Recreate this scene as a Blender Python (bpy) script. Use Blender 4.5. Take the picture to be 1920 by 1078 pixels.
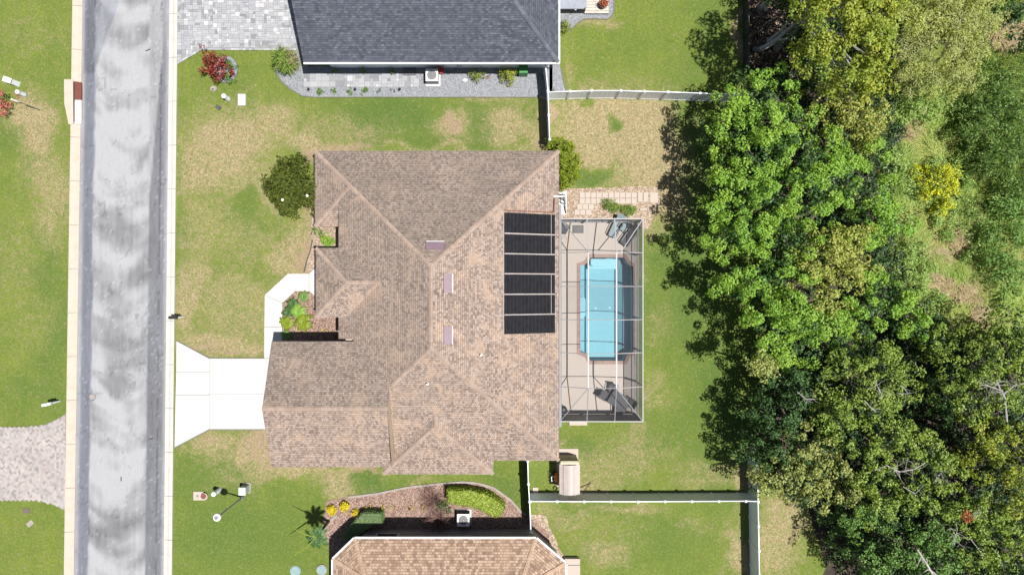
import bpy, math, random
import numpy as np
from mathutils import Vector, Matrix
from mathutils.geometry import tessellate_polygon

C = bpy.context.scene.collection
for _o in list(bpy.data.objects):
    bpy.data.objects.remove(_o, do_unlink=True)
rnd = random.Random(7)
R = math.radians

# ------------------------------------------------------------------ camera, sky, sun, exposure
H = 47.4                       # height of the drone above the ground, metres
sc = bpy.context.scene
cam_d = bpy.data.cameras.new('camera'); cam = bpy.data.objects.new('camera', cam_d); C.objects.link(cam)
cam.location = (0, 0, H); cam.rotation_euler = (0, 0, 0)
cam_d.lens = 24; cam_d.sensor_width = 36; cam_d.clip_end = 2000; cam_d.clip_start = 0.5
sc.camera = cam
SUNV = Vector((0.317, -0.095, 1.0)).normalized()
wd = bpy.data.worlds.new('World'); sc.world = wd; wd.use_nodes = True
nt = wd.node_tree; nt.nodes.clear()
_out = nt.nodes.new('ShaderNodeOutputWorld'); _bg = nt.nodes.new('ShaderNodeBackground'); _sky = nt.nodes.new('ShaderNodeTexSky')
_sky.sky_type = 'NISHITA'; _sky.sun_disc = False; _sky.sun_elevation = math.asin(SUNV.z)
_sky.sun_rotation = math.atan2(SUNV.x, SUNV.y); _sky.air_density = 1.0; _sky.dust_density = 1.5; _sky.ozone_density = 1.0
_bg.inputs['Strength'].default_value = 0.05
nt.links.new(_sky.outputs[0], _bg.inputs[0]); nt.links.new(_bg.outputs[0], _out.inputs[0])
sun_d = bpy.data.lights.new('sun', 'SUN'); sun_d.energy = 5.0; sun_d.angle = R(0.5); sun_d.color = (1.0, 0.965, 0.91)
sun = bpy.data.objects.new('sun', sun_d); C.objects.link(sun)
sun.rotation_euler = (-SUNV).to_track_quat('-Z', 'Y').to_euler(); sun.location = (20, -6, 60)
vs = sc.view_settings; vs.view_transform = 'Standard'; vs.look = 'None'; vs.gamma = 1; vs.use_curve_mapping = False
vs.exposure = 0.76
sc.cycles.max_bounces = 7; sc.cycles.transparent_max_bounces = 16

def P(px, py, z=0.0):
    """a place in the photograph, at height z, as a point on the real ground plan"""
    s = (H - z) / 1280.0
    return ((px - 960) * s, (539 - py) * s, z)
def P2(px, py, z=0.0):
    return P(px, py, z)[:2]

# ------------------------------------------------------------------ materials
def newmat(name):
    m = bpy.data.materials.new(name); m.use_nodes = True
    n = m.node_tree.nodes; b = n['Principled BSDF']
    return m, m.node_tree, b
def N(nt, typ, **kw):
    n = nt.nodes.new(typ)
    for k, v in kw.items():
        if k in n.inputs: n.inputs[k].default_value = v
        else: setattr(n, k, v)
    return n
def mix(nt, fac, a, b, blend='MIX'):
    n = nt.nodes.new('ShaderNodeMix'); n.data_type = 'RGBA'; n.blend_type = blend; n.clamp_factor = True
    for i, v in ((0, fac), (6, a), (7, b)):
        if hasattr(v, 'is_linked') or isinstance(v, bpy.types.NodeSocket): nt.links.new(v, n.inputs[i])
        elif isinstance(v, (int, float)): n.inputs[i].default_value = v
        else: n.inputs[i].default_value = (*v[:3], 1)
    return n.outputs[2]
def mth(nt, op, a, b=0.0, clamp=False):
    n = nt.nodes.new('ShaderNodeMath'); n.operation = op; n.use_clamp = clamp
    for i, v in ((0, a), (1, b)):
        if isinstance(v, bpy.types.NodeSocket): nt.links.new(v, n.inputs[i])
        else: n.inputs[i].default_value = v
    return n.outputs[0]
def remap(nt, v, a, b, c=0.0, d=1.0):
    n = nt.nodes.new('ShaderNodeMapRange'); n.clamp = True
    nt.links.new(v, n.inputs[0])
    for i, x in enumerate((a, b, c, d)): n.inputs[i + 1].default_value = x
    return n.outputs[0]
def wpos(nt, scale=(1, 1, 1), rot=(0, 0, 0)):
    g = nt.nodes.new('ShaderNodeNewGeometry'); m = nt.nodes.new('ShaderNodeMapping')
    m.inputs['Scale'].default_value = scale; m.inputs['Rotation'].default_value = rot
    nt.links.new(g.outputs['Position'], m.inputs[0]); return m.outputs[0]
def noise(nt, vec, scale, detail=4, rough=0.55, dist=0.0):
    n = nt.nodes.new('ShaderNodeTexNoise'); n.inputs['Scale'].default_value = scale
    n.inputs['Detail'].default_value = detail; n.inputs['Roughness'].default_value = rough; n.inputs['Distortion'].default_value = dist
    if vec is not None: nt.links.new(vec, n.inputs['Vector'])
    return n.outputs['Fac']
def bump(nt, b, h, strength=0.3, dist=0.02):
    n = nt.nodes.new('ShaderNodeBump'); n.inputs['Strength'].default_value = strength; n.inputs['Distance'].default_value = dist
    nt.links.new(h, n.inputs['Height']); nt.links.new(n.outputs[0], b.inputs['Normal'])
def simple(name, col, rough=0.6, metal=0.0, var=0.18, scale=3.0, spec=0.5, fine=25.0, bmp=0.15):
    m, t, b = newmat(name)
    w = wpos(t)
    f = remap(t, noise(t, w, scale, 5), 0.3, 0.7); f2 = remap(t, noise(t, w, fine, 3), 0.3, 0.7)
    dark = tuple(c * (1 - var) for c in col); lite = tuple(min(1, c * (1 + var)) for c in col)
    c1 = mix(t, f, dark, lite)
    c2 = mix(t, mth(t, 'MULTIPLY', f2, 0.35), c1, dark)
    t.links.new(c2, b.inputs['Base Color']); b.inputs['Roughness'].default_value = rough; b.inputs['Metallic'].default_value = metal
    b.inputs['Specular IOR Level'].default_value = spec
    if bmp: bump(t, b, f2, bmp, 0.01)
    return m
def island(name, cols, rough=0.8, grain=0.12, spec=0.3, wfac=0.0, wscale=0.5, bmp=0.2, grainscale=30):
    """every separate piece of the mesh takes its own shade out of cols"""
    m, t, b = newmat(name)
    g = t.nodes.new('ShaderNodeNewGeometry'); r = t.nodes.new('ShaderNodeValToRGB')
    r.color_ramp.interpolation = 'LINEAR'
    els = r.color_ramp.elements
    while len(els) < len(cols): els.new(0.5)
    for i, c in enumerate(cols):
        els[i].position = i / max(1, len(cols) - 1); els[i].color = (*c, 1)
    t.links.new(g.outputs['Random Per Island'], r.inputs[0])
    w = wpos(t); f = remap(t, noise(t, w, grainscale, 4), 0.3, 0.7)
    c = mix(t, mth(t, 'MULTIPLY', f, grain * 2), r.outputs[0], tuple(x * 0.55 for x in cols[0]))
    if wfac:
        f3 = remap(t, noise(t, w, wscale, 4), 0.35, 0.65)
        c = mix(t, mth(t, 'MULTIPLY', f3, wfac), c, tuple(x * 0.6 for x in cols[-1]))
    t.links.new(c, b.inputs['Base Color']); b.inputs['Roughness'].default_value = rough; b.inputs['Specular IOR Level'].default_value = spec
    if bmp: bump(t, b, f, bmp, 0.01)
    return m
def leafmat(name, cols, trans=0.35, rough=0.5, spec=0.35, patch=None, pscale=0.6):
    m, t, b = newmat(name)
    g = t.nodes.new('ShaderNodeNewGeometry'); r = t.nodes.new('ShaderNodeValToRGB')
    els = r.color_ramp.elements
    while len(els) < len(cols): els.new(0.5)
    for i, c in enumerate(cols):
        els[i].position = i / max(1, len(cols) - 1); els[i].color = (*c, 1)
    t.links.new(g.outputs['Random Per Island'], r.inputs[0])
    c = r.outputs[0]
    if patch:
        f = remap(t, noise(t, wpos(t), pscale, 3), 0.42, 0.62)
        c = mix(t, mth(t, 'MULTIPLY', f, 0.7), c, patch)
    t.links.new(c, b.inputs['Base Color']); b.inputs['Roughness'].default_value = rough; b.inputs['Specular IOR Level'].default_value = spec
    tr = t.nodes.new('ShaderNodeBsdfTranslucent'); mx = t.nodes.new('ShaderNodeMixShader'); mx.inputs[0].default_value = trans
    c2 = mix(t, 0.6, c, tuple(x for x in (cols[-1][0] * 1.5, cols[-1][1] * 1.35, cols[-1][2] * 0.7)))
    t.links.new(c2, tr.inputs[0]); t.links.new(b.outputs[0], mx.inputs[1]); t.links.new(tr.outputs[0], mx.inputs[2])
    t.links.new(mx.outputs[0], t.nodes['Material Output'].inputs[0])
    return m

def mat_lawn():
    m, t, b = newmat('lawn_grass')
    a = t.nodes.new('ShaderNodeVertexColor'); a.layer_name = 'ground'
    sp = t.nodes.new('ShaderNodeSeparateColor'); t.links.new(a.outputs[0], sp.inputs[0])
    dry, lush_shade, bare = sp.outputs[0], sp.outputs[1], sp.outputs[2]
    w = wpos(t)
    n1 = noise(t, w, 0.45, 4, 0.6); n2 = noise(t, w, 2.2, 5, 0.65, 0.4); n3 = noise(t, w, 9.0, 4, 0.7, 0.9); n4 = noise(t, w, 26.0, 3, 0.7)
    yel = (0.172, 0.212, 0.036); grn = (0.102, 0.160, 0.026); lus_shade = (0.055, 0.118, 0.026); dk = (0.045, 0.068, 0.012)
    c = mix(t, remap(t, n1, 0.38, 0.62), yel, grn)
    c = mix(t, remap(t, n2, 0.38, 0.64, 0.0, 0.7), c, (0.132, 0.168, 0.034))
    c = mix(t, lush_shade, c, lus_shade)
    n6 = noise(t, w, 5.0, 6, 0.8, 0.3)
    c = mix(t, remap(t, n6, 0.44, 0.66, 0.0, 0.55), c, dk)
    c = mix(t, remap(t, n3, 0.50, 0.68, 0.0, 0.55), c, dk)
    n8 = noise(t, wpos(t, (1, 1, 1), (0, 0, 0.6)), 7.5, 3, 0.6)
    c = mix(t, remap(t, n8, 0.40, 0.60, 0.0, 0.45), c, (0.072, 0.104, 0.018))
    c = mix(t, remap(t, noise(t, w, 6.3, 3, 0.6), 0.54, 0.68, 0.0, 0.35), c, (0.26, 0.275, 0.085))
    mow = noise(t, wpos(t, (1.6, 0.10, 1)), 1.3, 3, 0.6)
    c = mix(t, remap(t, mow, 0.42, 0.6, 0.0, 0.30), c, (0.085, 0.125, 0.022))
    c = mix(t, remap(t, n4, 0.52, 0.68, 0.0, 0.4), c, (0.25, 0.265, 0.085))
    # dry straw
    dn = mth(t, 'ADD', dry, mth(t, 'MULTIPLY', mth(t, 'SUBTRACT', n3, 0.5), 2.4))
    dn = mth(t, 'ADD', dn, mth(t, 'MULTIPLY', mth(t, 'SUBTRACT', n2, 0.5), 1.3))
    df = remap(t, dn, 0.15, 1.0)
    n7 = noise(t, w, 7.0, 5, 0.8, 1.4)
    straw = mix(t, remap(t, n7, 0.40, 0.60), (0.115, 0.090, 0.042), (0.44, 0.36, 0.225))
    straw = mix(t, remap(t, n4, 0.5, 0.7, 0, .5), straw, (0.14, 0.12, 0.05))
    straw = mix(t, remap(t, n2, 0.35, 0.65, 0.0, 0.35), straw, (0.27, 0.19, 0.115))
    c = mix(t, mth(t, 'MULTIPLY', df, 0.92), c, straw)
    bn = mth(t, 'ADD', bare, mth(t, 'MULTIPLY', mth(t, 'SUBTRACT', n2, 0.5), 0.9))
    soil = mix(t, remap(t, n3, 0.35, 0.65), (0.19, 0.13, 0.088), (0.32, 0.235, 0.165))
    c = mix(t, remap(t, bn, 0.42, 0.95, 0, 0.8), c, soil)
    t.links.new(c, b.inputs['Base Color']); b.inputs['Roughness'].default_value = 0.95; b.inputs['Specular IOR Level'].default_value = 0.1
    hh = mth(t, 'ADD', n3, mth(t, 'MULTIPLY', n4, 0.7))
    bump(t, b, hh, 0.9, 0.06)
    return m
def mat_asphalt():
    m, t, b = newmat('asphalt')
    a = t.nodes.new('ShaderNodeVertexColor'); a.layer_name = 'wear'
    w = wpos(t); n3 = noise(t, w, 14, 4, 0.75); n4 = noise(t, w, 60, 2, 0.7)
    n5 = noise(t, wpos(t, (3.0, 0.6, 1)), 2.0, 5, 0.7)
    c = mix(t, remap(t, n3, 0.35, 0.7, 0, 0.26), a.outputs[0], (0.10, 0.10, 0.11))
    c = mix(t, remap(t, n4, 0.62, 0.72, 0, 0.45), c, (0.62, 0.62, 0.62))
    c = mix(t, remap(t, n5, 0.5, 0.75, 0, 0.35), c, (0.17, 0.17, 0.19))
    t.links.new(c, b.inputs['Base Color']); b.inputs['Roughness'].default_value = 0.9
    bump(t, b, n4, 0.35, 0.01); return m
def mat_concrete(name, col, stain=(0.35, 0.30, 0.24), samt=0.25, sscale=0.8):
    m, t, b = newmat(name); w = wpos(t)
    n1 = noise(t, w, sscale, 6, 0.65); n2 = noise(t, w, 18, 4, 0.7)
    g = t.nodes.new('ShaderNodeNewGeometry')
    c = mix(t, mth(t, 'MULTIPLY', g.outputs['Random Per Island'], 0.18), col, tuple(x * 0.7 for x in col))
    c = mix(t, remap(t, n1, 0.48, 0.75, 0, samt), c, stain)
    c = mix(t, remap(t, n2, 0.45, 0.7, 0, 0.12), c, tuple(x * 0.5 for x in col))
    t.links.new(c, b.inputs['Base Color']); b.inputs['Roughness'].default_value = 0.9; b.inputs['Specular IOR Level'].default_value = 0.2
    bump(t, b, n2, 0.2, 0.008); return m
def mat_shingle(name, cols, stain, samt=0.5, sscale=0.35, tab=0.24, row=0.142, dots=0.5, warm=None):
    m, t, b = newmat(name)
    uv = t.nodes.new('ShaderNodeUVMap'); uv.uv_map = 'UVMap'
    br = t.nodes.new('ShaderNodeTexBrick')
    br.offset = 0.37; br.offset_frequency = 2
    br.inputs['Scale'].default_value = 1.0; br.inputs['Brick Width'].default_value = tab; br.inputs['Row Height'].default_value = row
    br.inputs['Mortar Size'].default_value = 0.011; br.inputs['Mortar Smooth'].default_value = 0.4; br.inputs['Bias'].default_value = -0.1
    br.inputs['Color1'].default_value = (0, 0, 0, 1); br.inputs['Color2'].default_value = (1, 1, 1, 1); br.inputs['Mortar'].default_value = (0.1, 0.1, 0.1, 1)
    t.links.new(uv.outputs[0], br.inputs['Vector'])
    r = t.nodes.new('ShaderNodeValToRGB'); els = r.color_ramp.elements
    while len(els) < len(cols): els.new(0.5)
    for i, c in enumerate(cols): els[i].position = i / (len(cols) - 1); els[i].color = (*c, 1)
    # a second, offset layer of tabs breaks up the regular bond
    mp = t.nodes.new('ShaderNodeMapping'); mp.inputs['Location'].default_value = (0.083, 0.0, 0)
    t.links.new(uv.outputs[0], mp.inputs[0])
    b2 = t.nodes.new('ShaderNodeTexBrick'); b2.offset = 0.61; b2.offset_frequency = 3
    b2.inputs['Scale'].default_value = 1.0; b2.inputs['Brick Width'].default_value = tab * 0.71; b2.inputs['Row Height'].default_value = row
    b2.inputs['Mortar Size'].default_value = 0.0; b2.inputs['Color1'].default_value = (0, 0, 0, 1); b2.inputs['Color2'].default_value = (1, 1, 1, 1)
    t.links.new(mp.outputs[0], b2.inputs['Vector'])
    v = mth(t, 'ADD', mth(t, 'MULTIPLY', br.outputs['Color'], 0.72), mth(t, 'MULTIPLY', b2.outputs['Color'], 0.28))
    n4 = noise(t, uv.outputs[0], 22, 3, 0.7)
    v = mth(t, 'ADD', v, mth(t, 'MULTIPLY', mth(t, 'SUBTRACT', n4, 0.5), 0.35))
    t.links.new(v, r.inputs[0])
    w = wpos(t)
    n1 = noise(t, w, sscale, 5, 0.62); n2 = noise(t, w, 0.9, 5, 0.6, 0.5)
    c = mix(t, remap(t, n1, 0.42, 0.68, 0, samt), r.outputs[0], stain)
    if warm:
        c = mix(t, remap(t, n2, 0.5, 0.68, 0, 0.55), c, warm)
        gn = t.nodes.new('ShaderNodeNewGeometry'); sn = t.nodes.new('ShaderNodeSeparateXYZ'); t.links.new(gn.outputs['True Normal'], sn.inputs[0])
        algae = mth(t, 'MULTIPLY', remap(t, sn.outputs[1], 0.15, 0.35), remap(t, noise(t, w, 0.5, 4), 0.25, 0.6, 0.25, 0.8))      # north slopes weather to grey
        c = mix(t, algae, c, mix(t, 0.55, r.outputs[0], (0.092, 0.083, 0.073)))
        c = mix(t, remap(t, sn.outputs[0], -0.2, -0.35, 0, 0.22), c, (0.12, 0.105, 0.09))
    # thin dark line along each row's butt edge, part of the bond
    sx = t.nodes.new('ShaderNodeSeparateXYZ'); t.links.new(uv.outputs[0], sx.inputs[0])
    fr = mth(t, 'FRACT', mth(t, 'DIVIDE', sx.outputs[1], row))
    line = remap(t, fr, 0.80, 0.98, 0, 0.42)
    c = mix(t, line, c, tuple(x * 0.35 for x in cols[0]))
    c = mix(t, mth(t, 'MULTIPLY', br.outputs['Fac'], dots), c, tuple(x * 0.4 for x in cols[0]))
    t.links.new(c, b.inputs['Base Color']); b.inputs['Roughness'].default_value = 0.92; b.inputs['Specular IOR Level'].default_value = 0.15
    hgt = mth(t, 'ADD', mth(t, 'SUBTRACT', 1.0, fr), mth(t, 'MULTIPLY', n4, 0.5))
    bump(t, b, hgt, 0.5, 0.02); return m
def mat_gravel(name, cols, scale=16):
    m, t, b = newmat(name); w = wpos(t)
    v = t.nodes.new('ShaderNodeTexVoronoi'); v.inputs['Scale'].default_value = scale; t.links.new(w, v.inputs['Vector'])
    s = t.nodes.new('ShaderNodeSeparateColor'); t.links.new(v.outputs['Color'], s.inputs[0])
    r = t.nodes.new('ShaderNodeValToRGB'); els = r.color_ramp.elements
    while len(els) < len(cols): els.new(0.5)
    for i, c in enumerate(cols): els[i].position = i / (len(cols) - 1); els[i].color = (*c, 1)
    t.links.new(s.outputs[0], r.inputs[0])
    n = noise(t, w, 2.0, 5, 0.6)
    c = mix(t, remap(t, n, 0.4, 0.7, 0, 0.35), r.outputs[0], tuple(x * 0.6 for x in cols[len(cols) // 2]))
    c = mix(t, remap(t, v.outputs['Distance'], 0.3, 0.7, 0, 0.5), c, tuple(x * 0.3 for x in cols[0]))
    t.links.new(c, b.inputs['Base Color']); b.inputs['Roughness'].default_value = 0.9
    bump(t, b, mth(t, 'SUBTRACT', 1.0, v.outputs['Distance']), 0.9, 0.04); return m
def mat_screen(name, alpha, col=(0.06, 0.06, 0.065)):
    m, t, b = newmat(name)
    tr = t.nodes.new('ShaderNodeBsdfTransparent'); mx = t.nodes.new('ShaderNodeMixShader'); mx.inputs[0].default_value = alpha
    b.inputs['Base Color'].default_value = (*col, 1); b.inputs['Roughness'].default_value = 0.6
    t.links.new(tr.outputs[0], mx.inputs[1]); t.links.new(b.outputs[0], mx.inputs[2]); t.links.new(mx.outputs[0], t.nodes['Material Output'].inputs[0])
    return m
def mat_water():
    m, t, b = newmat('pool_water')
    tr = t.nodes.new('ShaderNodeBsdfTransparent'); tr.inputs[0].default_value = (0.86, 0.96, 0.98, 1)
    gl = t.nodes.new('ShaderNodeBsdfGlossy'); gl.inputs['Roughness'].default_value = 0.04
    fr = t.nodes.new('ShaderNodeFresnel'); fr.inputs[0].default_value = 1.33
    n = noise(t, wpos(t), 3.0, 3, 0.5); bp = t.nodes.new('ShaderNodeBump'); bp.inputs['Strength'].default_value = 0.15; bp.inputs['Distance'].default_value = 0.03
    t.links.new(n, bp.inputs['Height']); t.links.new(bp.outputs[0], gl.inputs['Normal']); t.links.new(bp.outputs[0], fr.inputs['Normal'])
    mx = t.nodes.new('ShaderNodeMixShader'); t.links.new(fr.outputs[0], mx.inputs[0]); t.links.new(tr.outputs[0], mx.inputs[1]); t.links.new(gl.outputs[0], mx.inputs[2])
    t.links.new(mx.outputs[0], t.nodes['Material Output'].inputs[0]); return m

M = {}
M['lawn'] = mat_lawn(); M['asphalt'] = mat_asphalt()
M['concrete'] = mat_concrete('white_concrete', (0.44, 0.435, 0.425), samt=0.22)
M['kerb'] = mat_concrete('kerb_concrete', (0.43, 0.41, 0.38), stain=(0.28, 0.27, 0.21), samt=0.35, sscale=1.6)
M['kerb_pink'] = mat_concrete('old_kerb_concrete', (0.40, 0.345, 0.29), stain=(0.25, 0.23, 0.17), samt=0.45, sscale=1.8)
M['deck'] = mat_concrete('pool_deck_coating', (0.36, 0.318, 0.285), stain=(0.28, 0.23, 0.19), samt=0.25)
M['coping'] = simple('coping_brick', (0.24, 0.16, 0.135), 0.85)
M['shingle'] = mat_shingle('tan_brown_shingles', [(0.128, 0.096, 0.080), (0.222, 0.170, 0.142), (0.300, 0.236, 0.199), (0.360, 0.295, 0.255)], (0.185, 0.151, 0.128), 0.30, 0.28, tab=0.14, row=0.135, warm=(0.40, 0.285, 0.205))
M['shingle_tan'] = mat_shingle('light_tan_shingles', [(0.15, 0.10, 0.075), (0.24, 0.165, 0.12), (0.34, 0.25, 0.185), (0.36, 0.27, 0.205)], (0.27, 0.175, 0.115), 0.3, 0.4, tab=0.2, row=0.17)
M['shingle_slate'] = mat_shingle('slate_grey_shingles', [(0.040, 0.044, 0.057), (0.058, 0.064, 0.081), (0.075, 0.082, 0.101), (0.115, 0.125, 0.15)], (0.060, 0.068, 0.085), 0.5, 0.35, dots=0.25)
M['cap'] = island('ridge_cap_shingles', [(0.230, 0.170, 0.136), (0.265, 0.20, 0.162), (0.295, 0.225, 0.184)], 0.92, 0.12)
M['cap_tan'] = island('tan_ridge_cap', [(0.29, 0.20, 0.14), (0.35, 0.25, 0.18)], 0.92, 0.12)
M['cap_slate'] = island('slate_ridge_cap', [(0.07, 0.077, 0.095), (0.11, 0.12, 0.14)], 0.92, 0.12)
M['stucco'] = simple('beige_stucco', (0.42, 0.35, 0.28), 0.9, bmp=0.3)
M['stucco_taupe'] = simple('taupe_stucco', (0.26, 0.23, 0.215), 0.9, bmp=0.3)
M['stucco_white'] = simple('pale_stucco', (0.80, 0.84, 0.86), 0.9, var=0.06, bmp=0.2)
M['white'] = simple('white_vinyl', (0.68, 0.71, 0.76), 0.45, var=0.05)
M['whitemetal'] = simple('white_metal', (0.52, 0.52, 0.52), 0.4, var=0.04)
M['cagewhite'] = simple('cage_white_aluminium', (0.27, 0.27, 0.285), 0.5, var=0.05)
M['greymetal'] = simple('grey_metal', (0.16, 0.16, 0.17), 0.6, metal=0.0, var=0.08)
M['darkmetal'] = simple('dark_metal', (0.03, 0.03, 0.033), 0.5, var=0.2)
M['fascia'] = simple('brown_fascia', (0.10, 0.075, 0.06), 0.7)
M['solar'] = simple('solar_mat_black', (0.010, 0.010, 0.013), 0.85, var=0.3, spec=0.15)
M['solarrib'] = simple('solar_rib', (0.018, 0.019, 0.023), 0.85, var=0.2, spec=0.15)
M['pvc'] = simple('pvc_pipe', (0.26, 0.24, 0.24), 0.5, var=0.12)
M['skylight'] = simple('mauve_skylight', (0.17, 0.115, 0.14), 0.35, var=0.12)
M['glass'] = simple('window_glass', (0.03, 0.04, 0.05), 0.08, var=0.1, bmp=0)
M['mulch'] = mat_gravel('bark_mulch', [(0.10, 0.055, 0.043), (0.22, 0.135, 0.105), (0.34, 0.225, 0.18), (0.44, 0.33, 0.27)], 17)
M['tanrock'] = mat_gravel('tan_river_rock', [(0.20, 0.145, 0.10), (0.36, 0.27, 0.20), (0.48, 0.385, 0.30)], 11)
M['gravel'] = mat_gravel('grey_gravel', [(0.17, 0.18, 0.195), (0.26, 0.27, 0.295), (0.35, 0.365, 0.39)], 20)
M['paver'] = island('grey_ashlar_pavers', [(0.15, 0.155, 0.17), (0.245, 0.25, 0.27), (0.265, 0.27, 0.285), (0.28, 0.285, 0.30), (0.30, 0.305, 0.315), (0.42, 0.42, 0.43)], 0.85, 0.06, wfac=0.25)
M['paver_pink'] = island('pink_grey_pavers', [(0.20, 0.18, 0.18), (0.33, 0.285, 0.27), (0.36, 0.32, 0.305), (0.42, 0.38, 0.36), (0.27, 0.27, 0.275)], 0.85, 0.08, wfac=0.25)
M['joint'] = simple('paver_joint_sand', (0.20, 0.20, 0.20), 0.95)
M['joint_pink'] = simple('pink_joint_sand', (0.17, 0.145, 0.135), 0.95)
M['flag'] = island('cream_stepping_tiles', [(0.29, 0.24, 0.20), (0.36, 0.305, 0.265), (0.41, 0.36, 0.32)], 0.9, 0.1)
M['plaster'] = simple('pool_plaster', (0.17, 0.345, 0.41), 0.8, var=0.05, bmp=0)
M['poolstep'] = simple('pool_step_plaster', (0.26, 0.43, 0.49), 0.8, var=0.05, bmp=0)
M['water'] = mat_water()
M['scr_roof'] = mat_screen('roof_screen_mesh', 0.13, (0.10, 0.10, 0.10)); M['scr_wall'] = mat_screen('wall_screen_mesh', 0.62, (0.20, 0.20, 0.225)); M['scr_dark'] = mat_screen('privacy_screen_mesh', 0.985, (0.022, 0.023, 0.026)); M['scr_dense'] = mat_screen('dense_roof_screen_mesh', 0.24, (0.06, 0.08, 0.09))
M['black'] = simple('black_plastic', (0.018, 0.018, 0.02), 0.5)
M['charcoal'] = simple('charcoal_fabric', (0.045, 0.047, 0.055), 0.8)
M['bluegrey'] = simple('blue_grey_sling', (0.17, 0.22, 0.24), 0.7)
M['shed'] = simple('taupe_resin', (0.33, 0.285, 0.265), 0.6, var=0.08)
M['shedwall'] = simple('beige_resin', (0.42, 0.33, 0.24), 0.6, var=0.1)
M['orange'] = simple('orange_fabric', (0.75, 0.28, 0.02), 0.6)
M['rust'] = simple('rusty_steel', (0.14, 0.042, 0.03), 0.8)
M['red'] = simple('red_plastic', (0.30, 0.012, 0.012), 0.5)
M['green'] = simple('green_plastic', (0.03, 0.17, 0.04), 0.5)
M['utilgreen'] = simple('pale_green_enamel', (0.27, 0.33, 0.29), 0.5)
M['teal'] = simple('teal_lid', (0.16, 0.24, 0.25), 0.6)
M['terracotta'] = simple('terracotta', (0.34, 0.09, 0.04), 0.8)
M['spa'] = simple('spa_cover_vinyl', (0.20, 0.215, 0.26), 0.5)
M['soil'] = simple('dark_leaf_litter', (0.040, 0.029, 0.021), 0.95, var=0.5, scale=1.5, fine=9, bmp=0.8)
M['bark'] = simple('brown_bark', (0.07, 0.055, 0.042), 0.9, var=0.3, scale=4)
M['palebark'] = simple('pale_grey_bark', (0.36, 0.33, 0.31), 0.85, var=0.25, scale=5)
M['deadwood'] = simple('bleached_wood', (0.30, 0.28, 0.265), 0.85, var=0.2, scale=5)
M['twig'] = simple('purple_brown_twigs', (0.16, 0.09, 0.075), 0.9)
M['edging'] = simple('edging_strip', (0.13, 0.12, 0.115), 0.85)
M['kerbedge'] = simple('concrete_edging', (0.24, 0.21, 0.19), 0.85)
M['wood'] = simple('board_wood', (0.42, 0.36, 0.31), 0.8)
M['leaf_bright'] = leafmat('bright_green_leaves', [(0.120, 0.220, 0.024), (0.235, 0.385, 0.046), (0.370, 0.540, 0.090)], 0.42, patch=(0.18, 0.35, 0.055))
M['leaf_yg'] = leafmat('yellow_green_leaves', [(0.15, 0.20, 0.022), (0.25, 0.30, 0.03), (0.40, 0.41, 0.06)], 0.32, patch=(0.14, 0.23, 0.03))
M['leaf_speck'] = leafmat('speckled_leaves', [(0.12, 0.17, 0.025), (0.26, 0.30, 0.05), (0.46, 0.46, 0.14)], 0.3)
M['leaf_olive'] = leafmat('olive_feathery_leaves', [(0.20, 0.26, 0.055), (0.33, 0.38, 0.085), (0.48, 0.50, 0.17)], 0.34, patch=(0.26, 0.28, 0.14))
M['leaf_oak'] = leafmat('oak_leaves', [(0.072, 0.130, 0.018), (0.150, 0.232, 0.032), (0.30, 0.39, 0.080)], 0.24, patch=(0.18, 0.25, 0.03))
M['leaf_oak_pale'] = leafmat('pale_oak_leaves', [(0.14, 0.18, 0.045), (0.25, 0.29, 0.07), (0.39, 0.41, 0.14)], 0.28)
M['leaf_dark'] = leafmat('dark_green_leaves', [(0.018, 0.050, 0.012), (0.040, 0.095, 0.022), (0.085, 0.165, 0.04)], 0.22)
M['leaf_vine'] = leafmat('vine_leaves', [(0.022, 0.055, 0.010), (0.048, 0.105, 0.018), (0.10, 0.19, 0.035), (0.26, 0.37, 0.09)], 0.25)
M['leaf_green'] = leafmat('mid_green_leaves', [(0.065, 0.145, 0.028), (0.11, 0.22, 0.045), (0.19, 0.31, 0.075)], 0.3)
M['leaf_magnolia'] = leafmat('glossy_olive_leaves', [(0.022, 0.036, 0.005), (0.052, 0.070, 0.010), (0.095, 0.110, 0.018)], 0.1, rough=0.6, spec=0.15)
M['leaf_lime'] = leafmat('lime_leaves', [(0.08, 0.13, 0.008), (0.16, 0.22, 0.012), (0.28, 0.33, 0.02)], 0.3)
M['leaf_hedge'] = leafmat('clipped_hedge_leaves', [(0.09, 0.15, 0.012), (0.17, 0.24, 0.02), (0.27, 0.33, 0.04)], 0.2)
M['leaf_sage'] = leafmat('smooth_hedge_leaves', [(0.10, 0.155, 0.06), (0.135, 0.20, 0.08), (0.16, 0.235, 0.10)], 0.15)
M['leaf_red'] = leafmat('red_croton_leaves', [(0.018, 0.022, 0.012), (0.11, 0.012, 0.014), (0.22, 0.018, 0.02), (0.34, 0.09, 0.04)], 0.2, rough=0.4)
M['leaf_pink'] = leafmat('pink_red_leaves', [(0.30, 0.06, 0.05), (0.48, 0.13, 0.11), (0.50, 0.22, 0.17)], 0.25)
M['leaf_rust'] = leafmat('rust_orange_leaves', [(0.10, 0.015, 0.008), (0.30, 0.06, 0.02), (0.42, 0.14, 0.05)], 0.2)
M['flower'] = leafmat('yellow_flowers', [(0.42, 0.34, 0.01), (0.54, 0.44, 0.01), (0.62, 0.53, 0.03)], 0.2)
M['flower_bush'] = leafmat('yellow_blossom', [(0.13, 0.22, 0.02), (0.40, 0.44, 0.02), (0.62, 0.58, 0.02)], 0.3)
M['petal'] = simple('white_petal', (0.75, 0.74, 0.68), 0.6)
M['leaf_shade'] = leafmat('shade_toned_leaves', [(0.010, 0.026, 0.007), (0.020, 0.046, 0.012), (0.038, 0.078, 0.02)], 0.1)  # leaf colour darkened to paint in the deep shade beneath the crowns
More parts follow.
